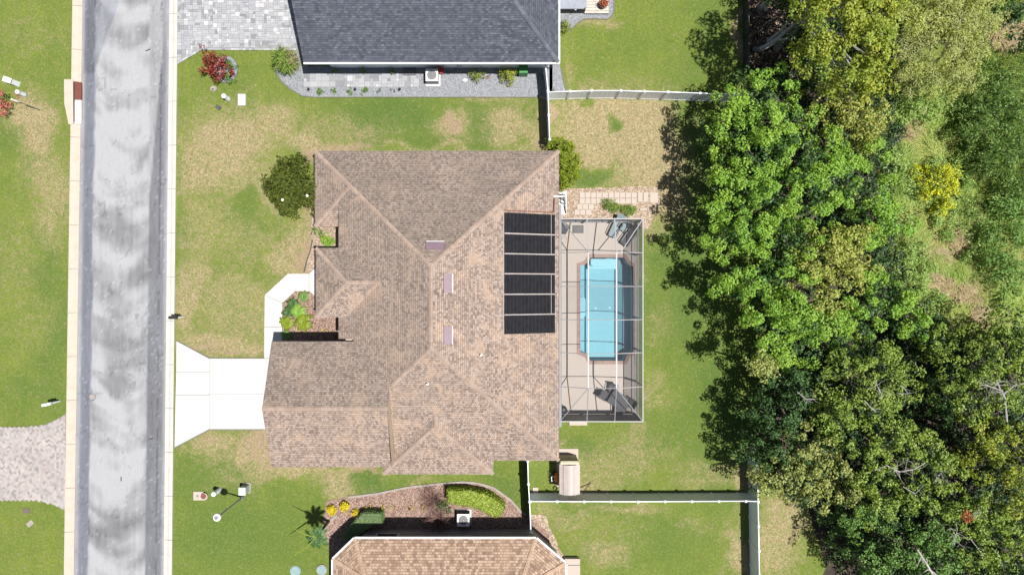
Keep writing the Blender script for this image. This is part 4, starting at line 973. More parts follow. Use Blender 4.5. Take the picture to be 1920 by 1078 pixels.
# ---- south house, tan roof
sh = thing('house', 'taupe walled house under a light tan shingled roof with clipped corners', 'house', (-4, -22, 0))
ez_s = 3.0
q = lambda px, py: P2(px, py, ez_s)
foot = [q(625, 1400), q(1060, 1400), q(1060, 1056), q(1005, 1009.5), q(665, 1009.5), q(625, 1048)]
rf = MB(); hip_roof(rf, foot, [.42] * 6, ez_s); rf.build('roof', [M['shingle_tan'], M['fascia']], sh, True)
for a, c in ((3, None), (4, None)):
    p = Vector((*foot[a], ez_s)); d = Vector((-.40 if a == 3 else .40, -1, 0)); caps(sh, p, p + Vector((d.x * 3.2, d.y * 3.2, .42 * 3.2)), 'cap_tan', .15)
for a in (2, 5):
    p = Vector((*foot[a], ez_s)); sg = -1 if a == 2 else 1; caps(sh, p, p + Vector((sg * 3.2, -3.2 * .40, .42 * 3.2)), 'cap_tan', .15)
for a, c in zip((1, 2, 3, 4), (2, 3, 4, 5)):
    b = MB(); p, r_ = Vector(foot[a]), Vector(foot[c]); d = (r_ - p).normalized(); o_ = Vector((d.y, -d.x)) * .07
    b.bar((p.x + o_.x, p.y + o_.y, ez_s - .03), (r_.x + o_.x, r_.y + o_.y, ez_s - .03), .12, .12); b.build('gutter', M['whitemetal'], sh, True)
b = MB(); p, r_ = foot[5], (foot[0][0], foot[0][1]); b.bar((p[0] - .07, p[1], ez_s - .03), (r_[0] - .07, r_[1], ez_s - .03), .12, .12); b.build('gutter', M['whitemetal'], sh, True)
wl = offset(foot, -.42); b = MB(); b.prism(wl, -.05, 2.95); b.build('wall', M['stucco_taupe'], sh, True)
wy = max(p[1] for p in wl)
x = P(725, 0, 1.8)[0]; b = MB(); b.box(x - .85, x + .75, wy, wy + .05, 1.0, 2.2); w_ = b.build('window', M['whitemetal'], sh, True); b = MB(); b.box(x - .7, x + .62, wy + .05, wy + .06, 1.1, 2.1); b.build('pane', M['glass'], w_)
b = MB(); a = P(1058, 1056, .45); lx = P(1087, 0, .45)[0]; b.box(a[0], lx, -26, P(0, 1048, .45)[1], 0, .42); b.build('patio_base', M['kerb_pink'], sh, True)
b = MB(); yb_ = P(0, 1047.5, .45)[1]; b.box(a[0] + .03, lx + .02, -26, yb_ - .42, .43, .50); b.build('patio_slab', M['flag'], sh, True); b = MB(); b.box(a[0] + .03, lx + .02, yb_ - .38, yb_ + .02, .43, .48); b.build('patio_step', M['flag'], sh, True)

# ================================================================== FENCES
def fence(pts, label, h=1.83, start_post=True, mats=('white', 'white'), name='vinyl_fence', pitch=1.83, cap=True, group=None):
    t = thing(name, label, 'fence', (pts[0][0], pts[0][1], 0), group=group)
    nodes = []
    for a, c in zip(pts[:-1], pts[1:]):
        L = math.dist(a, c); n = max(1, round(L / pitch))
        for k in range(n): nodes.append((a[0] + (c[0] - a[0]) * k / n, a[1] + (c[1] - a[1]) * k / n))
    nodes.append(pts[-1])
    for a, c in zip(nodes[:-1], nodes[1:]):
        d = Vector((c[0] - a[0], c[1] - a[1])); L = d.length; d.normalize(); s = Vector((-d.y, d.x)); n = max(2, int(L / .28)); mb = MB()
        for k in range(n):                      # tongue and groove boards
            p = Vector(a) + d * (L * (k + .04) / n); r_ = Vector(a) + d * (L * (k + .96) / n); mb.bar((p.x, p.y, h / 2), (r_.x, r_.y, h / 2), .03, h - .12)
        mb.bar((a[0], a[1], h / 2), (c[0], c[1], h / 2), .02, h - .13)
        mb.build('fence_panel', M[mats[0]], t, True)
        mb = MB(); mb.bar((a[0], a[1], h - .04), (c[0], c[1], h - .04), .05, .10); mb.build('top_rail', M[mats[1]], t, True)
        mb = MB(); mb.bar((a[0], a[1], .08), (c[0], c[1], .08), .05, .12); mb.build('bottom_rail', M[mats[1]], t, True)
    for a in nodes:
        mb = MB(); mb.box(a[0] - .063, a[0] + .063, a[1] - .063, a[1] + .063, 0, h + .05); p = mb.build('post', M[mats[1]], t, True)
        if cap:
            mb = MB(); mb.box(a[0] - .085, a[0] + .085, a[1] - .085, a[1] + .085, h + .05, h + .12, 0, .05); mb.build('post_cap', M[mats[1]], p)
    return t
q = lambda px, py: P2(px, py, 1.83)
fence([q(1028, 173), q(1109, 170.5), q(1164, 170.5), q(1252, 173), q(1372, 177), q(1430, 179)], 'bowed white vinyl fence between the slate house lawn and the dry back yard')
fence([q(1023, 124), q(1027.5, 171), q(1030.5, 262)], 'white vinyl side fence running from the slate house to the round lime bush')
fence([q(994, 939.5), q(1196, 940), q(1398, 939), q(1421, 939.5)], 'long white vinyl fence between the back yard and the tan house lawn')
fence([q(989.5, 864), q(990.8, 907), q(993, 940), q(995.5, 998)], 'white vinyl side fence between the brown roof and the tan house')
fence([q(1419, 872), q(1421, 904), q(1421.5, 940), q(1424, 1078), q(1426, 1200)], 'white vinyl back fence beside the dry grass at the wood edge')
fence([P2(1393, -240), P2(1393.5, 0), P2(1394, 140)], 'low black board fence along the wood behind the slate house lawn', 1.15, mats=('darkmetal', 'darkmetal'), name='board_fence', pitch=2.4, cap=False)

# ================================================================== SMALL THINGS
def ac_unit(px, py, z0, label):
    x, y, _ = P(px, py, .85); t = thing('air_conditioner', label, 'air conditioner', (x, y, 0))
    b = MB(); b.box(-.52, .52, -.55, .50, 0, .09); b.build('pad', M['concrete'], t)
    b = MB(); b.box(-.40, .40, -.40, .40, .09, .80, 0, .01); body = b.build('casing', M['shedwall'] if z0 else M['greymetal'], t)
    b = MB()
    for k in range(9): b.box(-.41, .41, -.41, .41, .16 + k * .07, .175 + k * .07)
    b.build('louvre', M['greymetal'], body)['kind'] = 'stuff'
    b = MB(); ring([(-.42, -.42), (.42, -.42), (.42, .42), (-.42, .42)], [(.33 * math.cos(6.2832 * k / 20), .33 * math.sin(6.2832 * k / 20)) for k in range(20)], .78, .84, b); b.build('top_panel', M['whitemetal'], t)
    b = MB()
    for k in range(5):
        a = 6.2832 * k / 5; ca_, sa_ = math.cos(a), math.sin(a)
        b.add([(.05 * ca_, .05 * sa_, .74), (.27 * math.cos(a - .3), .27 * math.sin(a - .3), .72), (.27 * math.cos(a + .35), .27 * math.sin(a + .35), .77)], [(0, 1, 2)])
    b.cyl(0, 0, .70, .79, .08, 12); b.build('fan', M['greymetal'], t)
    b = MB(); b.cyl(0, 0, .5, .60, .32, 20); b.build('coil_well', M['charcoal'], t)
    b = MB()
    for k in range(18):
        a = 6.2832 * k / 18; b.bar((.07 * math.cos(a), .07 * math.sin(a), .835), (.31 * math.cos(a), .31 * math.sin(a), .835), .008, .008)
    for rr in (.12, .2, .27):
        for k in range(16):
            a, c = 6.2832 * k / 16, 6.2832 * (k + 1) / 16; b.bar((rr * math.cos(a), rr * math.sin(a), .84), (rr * math.cos(c), rr * math.sin(c), .84), .008, .008)
    b.cyl(0, 0, .83, .85, .05, 10); b.build('fan_guard', M['greymetal'], t)['kind'] = 'stuff'
    return t
ac_unit(809.5, 141, 0, 'square air conditioner with white fan top on the grey gravel by the slate house')
ac_unit(868.5, 975, 0, 'air conditioner half in shade in front of the tan roofed house')

# street lamp
t = thing('street_lamp', 'grey street lamp with round white head casting a thin shadow on the lawn', 'street lamp', P(455, 932))
b = MB(); b.cyl(0, 0, 0, .25, .13, 10, .09); b.tube([(0, 0, .2), (0, 0, 4.0)], [.06, .045], 8); b.build('pole', M['greymetal'], t)
b = MB(); b.cyl(0, 0, 3.85, 4.0, .10, 12, .16); b.build('bracket', M['black'], t)
b = MB(); b.cyl(0, 0, 4.0, 4.16, .24, 18, .25); b.dome(0, 0, 4.16, .25, .25, .08, 18, 4); b.build('lamp_head', M['whitemetal'], t, smooth=False)
b = MB(); b.cyl(0, 0, 4.23, 4.27, .12, 12); b.build('photocell', M['greymetal'], t)
# street sign at far left
t = thing('street_sign', 'thin white topped sign post standing on the lawn across the street', 'sign', P(76, 207))
b = MB(); b.tube([(0, 0, 0), (0, 0, 2.55)], .03, 6); b.build('post', M['greymetal'], t)
b = MB(); b.rbox(0, 0, 2.35, .42, .06, .2, R(-20)); b.build('sign_blade', M['white'], t)
# utility boxes
def pedestal(px, py, label, r=.16, h=.9, mat='white', cat='utility pedestal'):
    t = thing('utility_pedestal', label, cat, P(px, py))
    b = MB(); b.cyl(0, 0, 0, h, r, 14, r * .92); b.build('casing', M[mat], t)
    b = MB(); b.cyl(0, 0, h - .12, h + .02, r * 1.06, 14); b.dome(0, 0, h + .02, r * 1.06, r * 1.06, r * .4, 14, 3); b.build('cap', M['whitemetal'], t)
    b = MB(); b.cyl(0, 0, 0, .05, r * 1.15, 14); b.build('foot', M['greymetal'], t); return t
pedestal(412, 918, 'white utility pedestal standing between the wreath slab and the street lamp', .16, 1.0)
pedestal(428, 186, 'white capped utility pedestal on the lawn below the red croton', .16, .75)
pedestal(46, 178, 'short white utility pedestal on the left lawn nearest the sign post', .15, .7)
# white mailbox on the left, hydrant-like white box top left
t = thing('utility_cabinet', 'long white utility cabinet at the left edge above the small pedestal', 'utility cabinet', P(30, 157))
b = MB(); b.rbox(0, 0, 0, .55, .36, .85, R(-18), 0, .02); b.build('casing', M['white'], t); b = MB(); b.rbox(0, 0, .85, .60, .40, .06, R(-18), 0, .03); b.build('lid', M['whitemetal'], t)
t = thing('utility_box', 'pale green utility box with dark shadow next to the street lamp', 'utility box', P(463, 914))
b = MB(); b.box(-.28, .28, -.36, .36, 0, .07); b.build('pad', M['kerbedge'], t); b = MB(); b.box(-.22, .22, -.25, .25, .07, .85, 0, .015); b.build('casing', M['utilgreen'], t); b = MB(); b.box(-.24, .24, -.27, .27, .85, .90, 0, .02); b.build('lid', M['whitemetal'], t)
t = thing('transformer_pad', 'flat white rectangular utility lid lying on the lawn right of the pedestal', 'utility lid', P(454, 188))
b = MB(); b.box(-.26, .26, -.40, .40, 0, .10, 0, .01); b.build('slab', M['whitemetal'], t); b = MB(); b.box(-.05, .05, .28, .34, .10, .115); b.build('handle', M['greymetal'], t)
t = thing('valve_box', 'round grey valve cover with dark hole on the lawn under the croton bed', 'valve box', P(401, 167))
b = MB(); b.cyl(0, 0, 0, .07, .24, 18, sy=.75); b.build('lid', M['kerbedge'], t); b = MB(); b.cyl(-.05, -.05, .07, .085, .06, 10); b.build('hole', M['black'], t)
t = thing('valve_box', 'small dark slate square valve cover on the lawn', 'valve box', P(409.5, 202), R(-35))
b = MB(); b.box(-.19, .19, -.13, .13, 0, .08, 0, .01); b.build('lid', M['charcoal'], t); b = MB(); b.box(-.03, .03, -.02, .02, .08, .09); b.build('handle', M['greymetal'], t)
t = thing('valve_box', 'reddish brown square valve cover on the bottom left lawn', 'valve box', P(50, 957))
b = MB(); b.box(-.26, .26, -.18, .18, 0, .03, 0, .01); b.build('lid', M['fascia'], t)
t = thing('valve_box', 'greenish grey tilted square valve cover on the bottom left lawn', 'valve box', P(56.5, 981), R(35))
b = MB(); b.box(-.24, .24, -.17, .17, 0, .03, 0, .01); b.build('lid', M['kerbedge'], t)
# wreath slab
t = thing('concrete_slab', 'pale square concrete slab with a small drain hole beside a wreath', 'concrete slab', P(373, 929))
b = MB(); b.box(-.36, .33, -.30, .30, 0, .06); b.build('slab', M['flag'], t); b = MB(); b.cyl(-.08, 0, .06, .07, .09, 12); b.build('hole', M['greymetal'], t)
t = thing('wreath_pot', 'cream round planter with a dark red plant leaning on the square slab', 'planter', P(385, 929))
b = MB(); b.cyl(0, 0, 0, .22, .18, 16, .25); b.build('pot', M['flag'], t)
b = MB(); b.cyl(-.03, .03, .20, .24, .19, 14); b.build('soil', M['rust'], t)
# septic lids
for (px, py, s, l) in ((554, 1070, .02, 'teal round septic lid flush in the lawn, left of the pair'), (604, 1067, .10, 'teal round septic lid with pale rim beside the tan house, right of the pair')):
    t = thing('septic_lid', l, 'septic lid', P(px, py)); b = MB(); b.cyl(0, 0, 0, s + .02, .33, 20, .31); b.build('lid', M['teal'], t)
    b = MB(); b.cyl(0, 0, 0, s, .37, 20); b.build('rim', M['teal'] if s < .05 else M['kerbedge'], t)
# mailboxes
def mailbox(px, py, label, mat, rz=0, off=0):
    t = thing('mailbox', label, 'mailbox', P(px, py), rz)
    b = MB(); b.box(-.05, .05, -.05, .05, 0, 1.0); b.box(-.35, .05, -.04, .04, .92, 1.0); b.build('post', M['white'], t)
    b = MB(); n = 8; pr = [(-.10, 1.0), (.10, 1.0), (.10, 1.12)] + [(.10 * math.cos(R(a)), 1.12 + .10 * math.sin(R(a))) for a in (30, 60, 90, 120, 150)] + [(-.10, 1.12)]
    m_ = len(pr); b.add([(-.45, y, z) for y, z in pr] + [(.1, y, z) for y, z in pr], [tuple(range(m_ - 1, -1, -1)), tuple(range(m_, 2 * m_))] + [(i, (i + 1) % m_, (i + 1) % m_ + m_, i + m_) for i in range(m_)]); bx = b.build('mailbox_body', M[mat], t)
    b = MB(); b.box(-.2, -.12, .10, .115, 1.1, 1.26); b.build('flag', M['red'], bx); return t
mailbox(112, 752, 'white mailbox with a dark shadow on the lawn across the street', 'white', R(12))
mailbox(344, 594, 'black mailbox on a white post at the kerb in front of the dry lawn', 'black')

t = thing('manhole_cover', 'round dark valve cover in the left side of the road', 'manhole cover', P(174, 744)); b = MB(); b.cyl(0, 0, .02, .062, .24, 20); b.build('rim', M['greymetal'], t); b = MB(); b.cyl(0, 0, .02, .068, .17, 20); b.build('lid', M['kerbedge'], t)
# patio furniture in the cage
def chair(label, px, py, rz, mat, group=None, lounger=False, name='patio_chair'):
    t = thing(name, label, 'chair', (*P2(px, py), .06), rz, group)
    L = 1.15 if lounger else .5
    b = MB(); b.box(-.27, .27, -L / 2, L / 2, .38, .42); b.build('seat', M[mat], t)
    b = MB(); b.rbox(0, L / 2, .40, .54, .04, .6 if lounger else .5, 0, 0, 0, (R(50 if lounger else 15) * -1, 'X')); b.build('backrest', M[mat], t)
    for sx in (-1, 1):
        for sy in (-1, 1):
            b = MB(); b.tube([(sx * .27, sy * L / 2 * .9, 0), (sx * .27, sy * L / 2 * .9, .4)], .018, 5); b.build('leg', M['greymetal'], t)
        b = MB(); b.bar((sx * .30, -L / 2 * .8, .60), (sx * .30, L / 2, .60), .045, .03); b.bar((sx * .30, -L / 2 * .8, .6), (sx * .28, -L / 2 * .8, .4), .03, .03); b.build('arm', M['greymetal'] if lounger else M[mat], t)
    return t
chair('blue grey sling lounger near the top wall of the cage', 1152, 431, R(-25), 'bluegrey', None, True, 'lounger')
chair('blue grey sling chair at the top of the cage right of the lounger', 1166, 426, R(-35), 'bluegrey')
chair('dark charcoal folding lounger in the upper right corner of the cage', 1176, 447, R(-35), 'charcoal', None, True, 'lounger')
chair('dark small chair against the house wall in the upper left of the cage', 1058, 430, R(60), 'charcoal')
t = thing('door_mat', 'dark rectangular mat on the deck at the top of the cage', 'mat', (*P2(1083.5, 430), .06)); b = MB(); b.box(-.38, .38, -.27, .27, 0, .015); b.build('mat', M['charcoal'], t); b = MB(); b.box(-.34, .34, -.23, .23, .015, .022); b.build('tread', M['darkmetal'], t)
# dining set under a dark cover in the lower right
t = thing('patio_table', 'dark covered patio table in the lower right of the cage', 'table', (*P2(1158, 748), .06), R(-32))
b = MB(); b.box(-.72, .72, -.5, .5, .68, .74, 0, .02); b.build('table_top', M['charcoal'], t)
b = MB(); b.box(-.70, .70, -.48, .48, .35, .68, 0, .02); b.build('cover_skirt', M['charcoal'], t)
for sx in (-1, 1):
    for sy in (-1, 1): b = MB(); b.box(sx * .6 - .03, sx * .6 + .03, sy * .4 - .03, sy * .4 + .03, 0, .5); b.build('leg', M['greymetal'], t)
chair('dark patio chair pulled out to the left of the covered table', 1131, 739, R(58), 'charcoal')
chair('dark patio chair at the right end of the covered table', 1179, 752, R(-122), 'charcoal')
chair('dark patio chair above the covered table with a pale armrest', 1147, 727, R(-8), 'charcoal')
chair('dark patio chair below the covered table next to the dark screen', 1158, 764, R(178), 'charcoal')
t = thing('kettle_grill', 'round black kettle grill against the house wall in the lower cage', 'grill', (*P2(1054, 764), .06))
b = MB(); b.dome(0, 0, .72, .29, .29, .22, 16, 5); b.dome(0, 0, .72, .29, .29, -.2, 16, 4); b.build('bowl', M['black'], t, smooth=True)
for k in range(3): a = 2.1 * k; b = MB(); b.tube([(.12 * math.cos(a), .12 * math.sin(a), .6), (.3 * math.cos(a), .3 * math.sin(a), 0)], .015, 5); b.build('leg', M['greymetal'], t)
t = thing('patio_rug', 'pale patterned rug below the small chair beside the house wall', 'rug', (*P2(1058, 447), .06)); b = MB(); b.box(-.3, .28, -.4, .4, 0, .012); b.build('rug', M['flag'], t)
b = MB(); rr_ = random.Random(3)
for k in range(14): b.rbox(rr_.uniform(-.24, .22), rr_.uniform(-.34, .34), .012, .12, .03, .004, rr_.uniform(0, 3))
b.build('pattern', M['greymetal'], t)

# pool equipment pad
t = thing('pool_equipment', 'white pad with a row of black fittings beside the house north of the cage', 'pool equipment', (*P2(1056, 380), .03))
b = MB(); b.box(-.32, .22, -.85, .75, 0, .10); b.build('pad', M['whitemetal'], t)
for (x, y, r_, h_) in ((-.10, .48, .13, .5), (.08, .52, .07, .35), (-.05, .22, .15, .62), (.10, .1, .07, .3), (.12, -.35, .08, .25)):
    b = MB(); b.cyl(x, y, .1, .1 + h_, r_ * .6, 12, r_ * .55); b.build('pump', M['black'], t)
b = MB(); b.tube([(-.1, .48, .3), (.1, .3, .3), (.12, -.1, .3), (.1, -.3, .3), (.15, -.62, .25), (.17, -.78, .1)], .035, 6); b.tube([(-.2, .0, .2), (-.1, -.08, .25), (.0, -.1, .2)], .04, 6); b.build('pipe', M['black'], t)
t = thing('rock_edging', 'pale stone bars lying at the right of the dark grass clumps', 'stones', P(1209, 393))
b = MB(); b.rbox(-.1, 0, 0, .5, .12, .1, R(3)); b.rbox(.35, -.02, 0, .3, .12, .1, R(-15)); b.build('stone', M['flag'], t)
t = thing('rock_edging', 'pale stone bars lying above the dark grass clumps', 'stones', P(1168, 380))
b = MB(); b.rbox(0, 0, 0, .95, .1, .1, R(5)); b.build('stone', M['flag'], t)
t = thing('doorstep', 'pale concrete step outside the lower edge of the screen cage', 'step', P(1084, 793)); b = MB(); b.box(-.62, .62, -.14, .16, 0, .09); b.build('slab', M['flag'], t)

# shed
t = thing('storage_shed', 'taupe resin storage shed with ribbed roof against the long white fence', 'shed', P(1066, 893))
hz = 2.05; X0, Y1 = P2(1049, 872, hz); X1, Y0 = P2(1088, 928, hz)
b = MB(); b.box(X0 + .08, X1 - .08, Y0 + .06, Y1 + .16, 0, 1.9); b.build('wall', M['shedwall'], t, True)
def shroof(x, y): return 2.12 - .28 * abs((x - (X0 + X1) / 2) / ((X1 - X0) / 2)) ** 1.4
b = MB(); nn = 10; xs = [X0 + (X1 - X0) * k / nn for k in range(nn + 1)]
for a, c in zip(xs[:-1], xs[1:]):
    e = .035 if abs((a + c) / 2 - X0 - .3) < .07 or abs((a + c) / 2 - X1 + .3) < .07 else 0
    b.add([(a, Y0, shroof(a, 0) + e), (c, Y0, shroof(c, 0) + e), (c, Y1, shroof(c, 0) + e), (a, Y1, shroof(a, 0) + e), (a, Y0, shroof(a, 0) - .12), (c, Y0, shroof(c, 0) - .12), (c, Y1, shroof(c, 0) - .12), (a, Y1, shroof(a, 0) - .12)],
          [(0, 1, 2, 3), (0, 4, 5, 1), (2, 6, 7, 3), (1, 5, 6, 2), (0, 3, 7, 4), (7, 6, 5, 4)])
for x in (X0 + .32, X1 - .28): b.box(x - .012, x + .012, Y0 - .01, Y1 + .01, shroof(x, 0) - .05, shroof(x, 0) + .045)
rfo = b.build('roof', M['shed'], t, True)
b = MB(); b.box(X0, X1, (Y0 + Y1) / 2 - .42, (Y0 + Y1) / 2 - .39, 1.8, 1.83); b.build('roof_seam', M['fascia'], rfo)
b = MB(); b.box(X0 + .1, X1 - .1, Y1 + .16, Y1 + .22, .05, 1.85); dr = b.build('door', M['shedwall'], t, True); b = MB(); b.box((X0 + X1) / 2 - .02, (X0 + X1) / 2 + .02, Y1 + .2, Y1 + .26, .9, 1.1); b.build('handle', M['black'], dr)
b = MB(); b.add([(X0 + .02, Y1, 1.84), (X1 - .02, Y1, 1.84), (X1 - .1, Y1 + .22, 1.7), (X0 + .1, Y1 + .22, 1.7), ((X0 + X1) / 2, Y1, 2.10)], [(0, 1, 4), (0, 3, 2, 1)]); b.build('front_awning', M['shed'], t, True)
b = MB(); b.box(X0 - .06, X1 + .06, Y0 - .02, Y1 + .62, 0, .05); b.build('floor_slab', M['flag'], t, True)
t = thing('doorstep', 'cream paving slab in front of the shed door', 'step', P(1070, 852)); b = MB(); b.box(-.42, .42, -.2, .17, 0, .06); b.build('slab', M['flag'], t)
t = thing('paving_block', 'single cream paver in the grass corner beside the white fence', 'paver', P(1004, 918)); b = MB(); b.box(-.19, .19, -.18, .18, 0, .07); b.build('block', M['flag'], t)
t = thing('garden_cart', 'orange cart with black wheels and white handle parked beside the shed', 'cart', P(1043, 893))
b = MB(); b.rbox(0, 0, .18, .30, .62, .35, 0, 0, .06); b.build('tub', M['orange'], t)
for (x, y) in ((-.2, .25), (-.2, -.25)): b = MB(); b.bar((x - .04, y, .14), (x + .04, y, .14), .28, .28); b.build('wheel', M['black'], t)
b = MB(); b.tube([(-.1, -.12, .4), (-.35, -.14, .65), (-.38, .15, .65), (-.1, .14, .4)], .03, 6); b.build('handle', M['white'], t)
b = MB(); b.tube([(-.05, .25, .4), (-.5, .33, .35)], .03, 6); b.tube([(-.3, .3, .3), (-.33, -.3, .35), (-.5, -.25, .4)], .03, 6); b.build('frame', M['black'], t)
t = thing('garden_tools', 'dark long handled tools leaning by the right side of the shed', 'garden tools', P(1094, 914))
b = MB(); b.tube([(-.15, -.12, .9), (.35, .28, .02)], .022, 5); b.build('handle', M['black'], t); b = MB(); b.tube([(-.12, -.2, .9), (.5, .38, .02)], .018, 5); b.build('handle', M['black'], t)
b = MB(); b.rbox(.4, .33, .0, .3, .08, .04, R(40)); b.build('rake_head', M['fascia'], t)
t = thing('hose_pile', 'pile of black hose lying left of the shed beside the white fence', 'hose', P(1041, 914))
b = MB()
for k in range(3):
    b.tube([(.16 * (1 - .15 * k) * math.cos(a), .14 * math.sin(a) - .02, .03 + k * .035) for a in [6.2832 * i / 14 for i in range(15)]], .018, 5)
b.build('coil', M['black'], t)

# things by the north house wall
t = thing('hose_reel', 'round dark red hose reel on the pale wall right of the air conditioner', 'hose reel', P(828, 136))
b = MB(); b.cyl(0, 0, .1, .5, .2, 16, .22); b.build('drum', M['red'], t); b = MB(); b.tube([(.1, .1, .5), (.25, .25, .9)], .02, 5); b.build('bracket', M['darkmetal'], t)
t = thing('waste_bin', 'green lidded waste bin in the corner by the slate house fence', 'bin', P(981, 137)); b = MB(); b.box(-.28, .28, -.30, .30, 0, .9, 0, -.02); b.build('body', M['green'], t); b = MB(); b.box(-.31, .31, -.33, .33, .9, .97, 0, .03); b.build('lid', M['green'], t)
t = thing('window_well', 'dark grate over a shallow well beneath the slate house window', 'grate', P(768, 134)); b = MB(); b.box(-.45, .45, -.32, .30, 0, .10); b.build('frame', M['charcoal'], t); b = MB()
for k in range(9): b.box(-.42 + k * .1, -.38 + k * .1, -.30, .28, .10, .118)
b.build('bar', M['greymetal'], t)['kind'] = 'stuff'
t = thing('folding_ladder', 'small grey step ladder leaning on the pale wall', 'ladder', P(862, 133)); b = MB()
for s in (-.12, .12): b.bar((s, -.15, 0), (s + .03, .2, 1.3), .03, .03)
b.build('rail', M['greymetal'], t); b = MB()
for k in range(4): b.bar((-.12, -.1 + k * .08, .25 + k * .28), (.14, -.1 + k * .08, .25 + k * .28), .03, .02)
b.build('rung', M['greymetal'], t)
t = thing('garden_hose', 'coil of dark hose on the gravel right of the red reel', 'hose', P(842, 137)); b = MB(); b.tube([(.22 * math.cos(a), .1 * math.sin(a), .05) for a in [6.2832 * i / 14 for i in range(12)]], .02, 5); b.build('coil', M['darkmetal'], t)
for k, px in enumerate((581, 668, 751)):
    t = thing('path_light', ['black path light at the left end of the row of small plants', 'black path light in the middle of the row of small plants', 'black path light at the right end of the row of small plants'][k], 'path light', P(px, 170), group='black path lights in the gravel')
    b = MB(); b.tube([(0, 0, 0), (0, 0, .4)], .018, 6); b.build('stake', M['black'], t); b = MB(); b.cyl(0, 0, .38, .48, .09, 10, .03); b.build('shade', M['black'], t)
t = thing('splash_block', 'pale mint splash stone lying on the grey gravel', 'stone', P(872, 151)); b = MB(); b.dome(0, 0, .03, .17, .1, .06, 12, 3); b.build('stone', M['stucco_white'], t)
t = thing('landscape_stone', 'peach coloured flat stone at the foot of the white side fence', 'stone', P(1016, 183)); b = MB(); b.rbox(0, 0, 0, .45, .16, .1, R(-14), 0, .03); b.build('stone', M['flag'], t)
# hot tub and deck
t = thing('hot_tub', 'grey covered hot tub at the top edge behind the slate house', 'hot tub', P(1072, -12)); X0, Y0 = P2(1040, 17, .95); X1, Y1 = P2(1100, -60, .95)
b = MB(); b.box(X0, X1 - .05, Y0 + .05, Y1, 0, .82); b.build('cabinet', M['charcoal'], t, True)
b = MB(); b.prism([(X0, Y0), (X1 - .2, Y0), (X1, Y0 + .2), (X1, Y1), (X0, Y1)], .82, .95); cv = b.build('cover', M['spa'], t, True)
b = MB(); b.dome(*P2(1079, 18, .8), .78, .09, .07, .08, 10, 4, True); b.build('latch', M['whitemetal'], cv)
root = structure(thing('timber_deck', None, None)); 
for k in range(12):
    b = MB(); X0, Y0 = P2(1096, 25.5 - k * 5.4, .12); X1, Y1 = P2(1141, 20.6 - k * 5.4, .12); b.box(X0, X1, Y0, Y1, 0, .12); b.build('board', M['wood'], root)
b = MB(); b.box(*[P2(1096, 27)[0], P2(1141, 27)[0]], P2(0, 28)[1], P2(0, 26)[1], 0, .1); b.build('skirt', M['charcoal'], root)
t = thing('planter_pot', 'dark round pot of rusty orange foliage on the pale timber deck', 'planter', (*P2(1130, 13), .12)); b = MB(); b.cyl(0, 0, 0, .35, .22, 14, .3); b.build('pot', M['fascia'], t)
pot_plant = t

# ================================================================== VEGETATION
def leafarr(Cn, D, Nn, L, W, fold=0.15, droop=0.0):
    """one folded leaf (two triangles) at each point: base point, direction, normal"""
    D = D / np.maximum(np.linalg.norm(D, axis=1, keepdims=True), 1e-6); S = np.cross(D, Nn); S /= np.maximum(np.linalg.norm(S, axis=1, keepdims=True), 1e-6)
    Up = np.cross(S, D); L = L[:, None]; W = W[:, None]
    tip = Cn + D * L - np.array([0, 0, 1.0]) * droop * L; mid = Cn + D * L * 0.45
    a = mid + S * W / 2 + Up * W * fold; b = mid - S * W / 2 + Up * W * fold
    V = np.stack([Cn, a, tip, b], 1).reshape(-1, 3); k = np.arange(len(Cn)) * 4
    T = np.concatenate([np.stack([k, k + 1, k + 2], -1), np.stack([k, k + 2, k + 3], -1)], 0)
    return V, T
def cat(parts):
    V = []; T = []; o = 0
    for v, t in parts: V.append(v); T.append(t + o); o += len(v)
    return np.concatenate(V), np.concatenate(T)
def unit(r, n, up=0.0):
    v = r.normal(size=(n, 3)); v[:, 2] += up; return v / np.linalg.norm(v, axis=1, keepdims=True)
def rosettes(r, CC, NN, n, R0, L, W, flat=0.5, fold=0.15, droop=0.2, jit=0.3):
    """clumps of leaves radiating round each centre CC with outward normal NN"""
    m = len(CC); c = np.repeat(CC, n, 0); nn = np.repeat(NN, n, 0); u = unit(r, m * n); rad = np.repeat(r.uniform(.6, 1.25, m) * R0, n)
    d = u + nn * 0.35; d[:, 2] *= (1 - flat * 0.5); d /= np.linalg.norm(d, axis=1, keepdims=True)
    pos = c + d * (rad * r.uniform(.45, 1.0, m * n))[:, None]; ln = d * 0.9 + nn * 0.25 + r.normal(size=(m * n, 3)) * jit; ln[:, 2] += 0.45
    ln /= np.linalg.norm(ln, axis=1, keepdims=True)
    tg = np.cross(ln, r.normal(size=d.shape)); tg /= np.linalg.norm(tg, axis=1, keepdims=True)
    return leafarr(pos, tg + d * .5, ln, L * r.uniform(.7, 1.3, m * n), W * r.uniform(.7, 1.3, m * n), fold, droop)
def lobes_world(lobes):
    out = []
    for (px, py, rp, zt, rz) in lobes:          # photo place and size of a lobe, its top height and its depth
        zc = zt - rz * .5; s = (H - zc) / 1280; out.append((*P2(px, py, zc), zt - rz, rp * s, rz))
    return out
